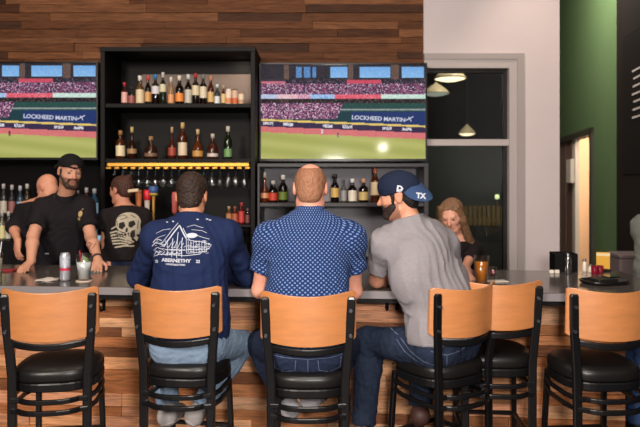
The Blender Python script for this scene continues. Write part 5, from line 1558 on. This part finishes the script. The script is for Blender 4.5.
# ---------------------------------------------------------------- blonde person behind the bar
SK_D = skinmat('skin_peach', (216, 156, 132))
hD = Head(P(452, 215, 4.56), (-.42, -.86, -.40), .98, tilt=-.10, fem=True)
JD = jd(pelvis=P(461, 300, 4.80), waist=P(460, 276, 4.74), chest=P(459, 258, 4.68), neck=P(457, 238, 4.64),
          sR=P(441, 250, 4.64), sL=P(474, 249, 4.64), eR=P(436, 271, 4.45), wR=P(446, 274, 4.10), eL=P(465, 268, 4.30), wL=P(470, 278, 3.80))
for q, dx in (('R', -.09), ('L', .09)):
    X0 = float(JD['pelvis'][0]) + dx; JD['k' + q] = Vector((X0, 4.72, .45)); JD['a' + q] = Vector((X0, 4.80, .10)); JD['t' + q] = Vector((X0, 4.66, .045))
pD = Person(JD, hD, chest=(.135, .095), waist=(.12, .09), hipw=.09, arm=.70, neck_r=.046)
locD = (float(JD['pelvis'][0]), 4.80, 0)
hands = hand_prims(JD['wR'], (.4, -.8, -.1), (0, 0, 1), 1, L=.165, curl=.4) + hand_prims(JD['wL'], (-.4, -.8, -.1), (0, 0, 1), -1, L=.165, curl=.5)
D_ = make_person('person with long blonde hair in black top, looking down behind the bar', pD, hands, SK_D, (216, 156, 132), locD, res=.0065)
garment('black_top', pD.torso(.012, .008) + pD.armp('R', .013, .6, .012) + pD.armp('L', .013, .6, .012), .008, M_blacktee, D_, locD, .004, .13, 21, cuts=[((0, 0, .92), (0, 0, -1)), (JD['neck'] + A3((0, -.03, .004)), (0, -.55, 1))])
garment('trousers', pD.torso(.006, 0, sh=False) + pD.legp('R', .012, cuff=.97) + pD.legp('L', .012, cuff=.97), .011, clothmat('black_trousers', (24, 22, 26)), D_, locD, .004, .1, 22, cuts=[((0, 0, .96), (0, 0, 1))])
shoes(pD, mat('shoe_black', srgb(24, 22, 22), .6), D_, locD, sole=False)
M_blonde = hairmat('hair_blonde', (120, 88, 64), .6, (1, 1, .12), 130)
hr = [hD.E((0, -.018, .034), (.086, .106, .090), .02, cuts=[((0, .066, .062), (0, .8, -.62))])]
for q in (-1, 1):
    top = hD.at(q * .062, .030, .070); mid = hD.at(q * .080, .018, -.045); end = A3(P(457 + (-7.5 if q > 0 else 13), 244, 4.60)); end2 = A3(P(457 + (-3 if q > 0 else 12), 258 if q < 0 else 252, 4.57))
    hr += [cap(top, mid, .024, .026, .02), cap(mid, end, .028, .034, .02), cap(end, end2, .034, .014, .02)]
hr += [cap(hD.at(0, -.07, .0), A3(JD['neck']) + A3((0, .06, -.08)), .06, .07, .04)]
garment('hair', hr, .0055, M_blonde, D_, locD, .006, .04, 23)
for q in (-1, 1):
    garment('eyebrow', [hD.C((q * .016, .090, .020), (q * .044, .078, .023), .0035, .0025, .004)], .0035, hairmat('brow_brown', (110, 76, 56)), D_, locD, 0)

# ---------------------------------------------------------------- person at the right edge
SK_H = skinmat('skin_h', (206, 150, 124))
hH = Head(Vector((2.21, 3.86, 1.60)), (-.7, -.6, -.1), 1.0)
JH = jd(pelvis=(2.12, 3.95, .90), waist=(2.12, 3.93, 1.05), chest=(2.125, 3.90, 1.22), neck=(2.13, 3.89, 1.43),
          sR=(2.03, 4.03, 1.36), sL=(2.24, 3.76, 1.36), eR=(2.01, 3.98, 1.10), wR=(2.08, 3.78, 1.10), eL=(2.26, 3.62, 1.12), wL=(2.16, 3.50, 1.10),
          kR=(2.02, 3.95, .5), aR=(2.03, 3.99, .10), tR=(1.97, 3.89, .045), kL=(2.16, 3.80, .5), aL=(2.17, 3.83, .10), tL=(2.09, 3.72, .045))
JH = jd(**JH)
for k_ in JH:
    if k_[0] not in 'ka' or k_[1] != 'R': JH[k_] = JH[k_] + A3((.08, 0, 0))
pH = Person(JH, hH, chest=(.16, .11), waist=(.15, .11), hipw=.09)
locH = (2.12, 3.95, 0)
hands = hand_prims(JH['wR'], (-.3, -.8, 0), (0, 0, 1), -1, curl=.6) + hand_prims(JH['wL'], (-.8, -.3, 0), (0, 0, 1), 1, curl=.6)
H_ = make_person('person in grey sweatshirt standing past the bar end, cut by the photo\'s right edge', pH, hands, SK_H, (206, 150, 124), locH, res=.009)
garment('sweatshirt', pH.torso(.018, .012) + pH.armp('R', .018, 1.9, .01) + pH.armp('L', .018, 1.9, .01), .010, clothmat('grey_green_fleece', (104, 106, 100)), H_, locH, .006, .15, 24, cuts=[((0, 0, .88), (0, 0, -1)), (JH['neck'] + A3((0, 0, .02)), (-.2, -.2, 1))])
garment('jeans', pH.torso(.006, 0, sh=False) + pH.legp('R', .014, cuff=.97) + pH.legp('L', .014, cuff=.97), .010, clothmat('denim_mid', (70, 96, 146)), H_, locH, .004, .1, 25, cuts=[((0, 0, .95), (0, 0, 1))])
shoes(pH, mat('shoe_black', srgb(24, 22, 22), .6), H_, locH, sole=False)
garment('hair', [hH.E((0, -.016, .036), (.083, .104, .092), cuts=[((0, .062, .045), (0, .8, -.6))])], .008, M_brownhair, H_, locH, .004, .035, 26, cuts=[(hH.at(0, 0, -.06), hH.dirv(0, .15, -1))])
# ================================================================== light
def area(name, loc, target, size, power, col, sy=None, spread=None):
    l = bpy.data.lights.new(name, 'AREA'); l.energy = power; l.color = col; l.size = size
    if sy: l.shape = 'RECTANGLE'; l.size_y = sy
    if spread: l.spread = spread
    o = bpy.data.objects.new(name, l); COL.objects.link(o); o.location = loc
    o.rotation_euler = (Vector(target) - Vector(loc)).to_track_quat('-Z', 'Y').to_euler()
    return o
def spot(name, loc, target, power, col, ang=70, blend=0.8, r=0.06):
    l = bpy.data.lights.new(name, 'SPOT'); l.energy = power; l.color = col; l.spot_size = math.radians(ang); l.spot_blend = blend; l.shadow_soft_size = r
    o = bpy.data.objects.new(name, l); COL.objects.link(o); o.location = loc
    o.rotation_euler = (Vector(target) - Vector(loc)).to_track_quat('-Z', 'Y').to_euler()
    return o
area('room_ceiling_light', (0.0, 0.7, 4.45), (0.0, 3.4, 0.9), 1.6, 140, (1.0, .90, .80))
area('room_fill_light', (-2.7, -2.2, 3.5), (0.2, 3.6, 0.8), 1.0, 300, (1.0, .90, .80))  # unseen area light added to lift the bar front boards
area('camera_flash', (0.25, -0.1, 1.84), (-0.1, 3.5, 1.0), 0.30, 85, (1.0, .93, .87))
for x in (-2.4, -0.8, 0.8):
    spot('bar_downlight', (x, 4.2, 4.5), (x, 4.3, 0), 60, (1, .80, .58), 80)
area('hanging_room_lamp', (1.27, -2.0, 2.35), (.5, 3, 2.0), 0.10, 3.5, (1, .9, .75))
spot('window_wall_wash', (1.85, 4.7, 4.4), (1.85, 5.4, 0.6), 110, (1, .80, .66), 60)  # unseen spot added as a wash on the white wall
area('green_wall_fill', (2.2, 6.5, 4.3), (3.4, 8.2, 1.8), 0.9, 90, (1, .93, .78))  # unseen area light added to brighten the green wall
area('lobby_light', (4.25, 8.0, 2.7), (3.95, 9.65, 1.3), 0.5, 60, (1, .82, .62))
area('cabinet_fill_light', (-0.68, 5.2, 2.69), (-0.62, 5.42, 2.3), 0.08, .9, (1, .82, .66))  # unseen small light added so the brown back board shows
W = bpy.data.worlds.new('world'); SC.world = W; W.use_nodes = True
W.node_tree.nodes['Background'].inputs['Color'].default_value = (1.0, .88, .80, 1)
W.node_tree.nodes['Background'].inputs['Strength'].default_value = 0.12
SC.view_settings.view_transform = 'Standard'; SC.view_settings.look = 'None'
SC.view_settings.exposure = 0.0; SC.view_settings.gamma = 1.0; SC.view_settings.use_curve_mapping = False
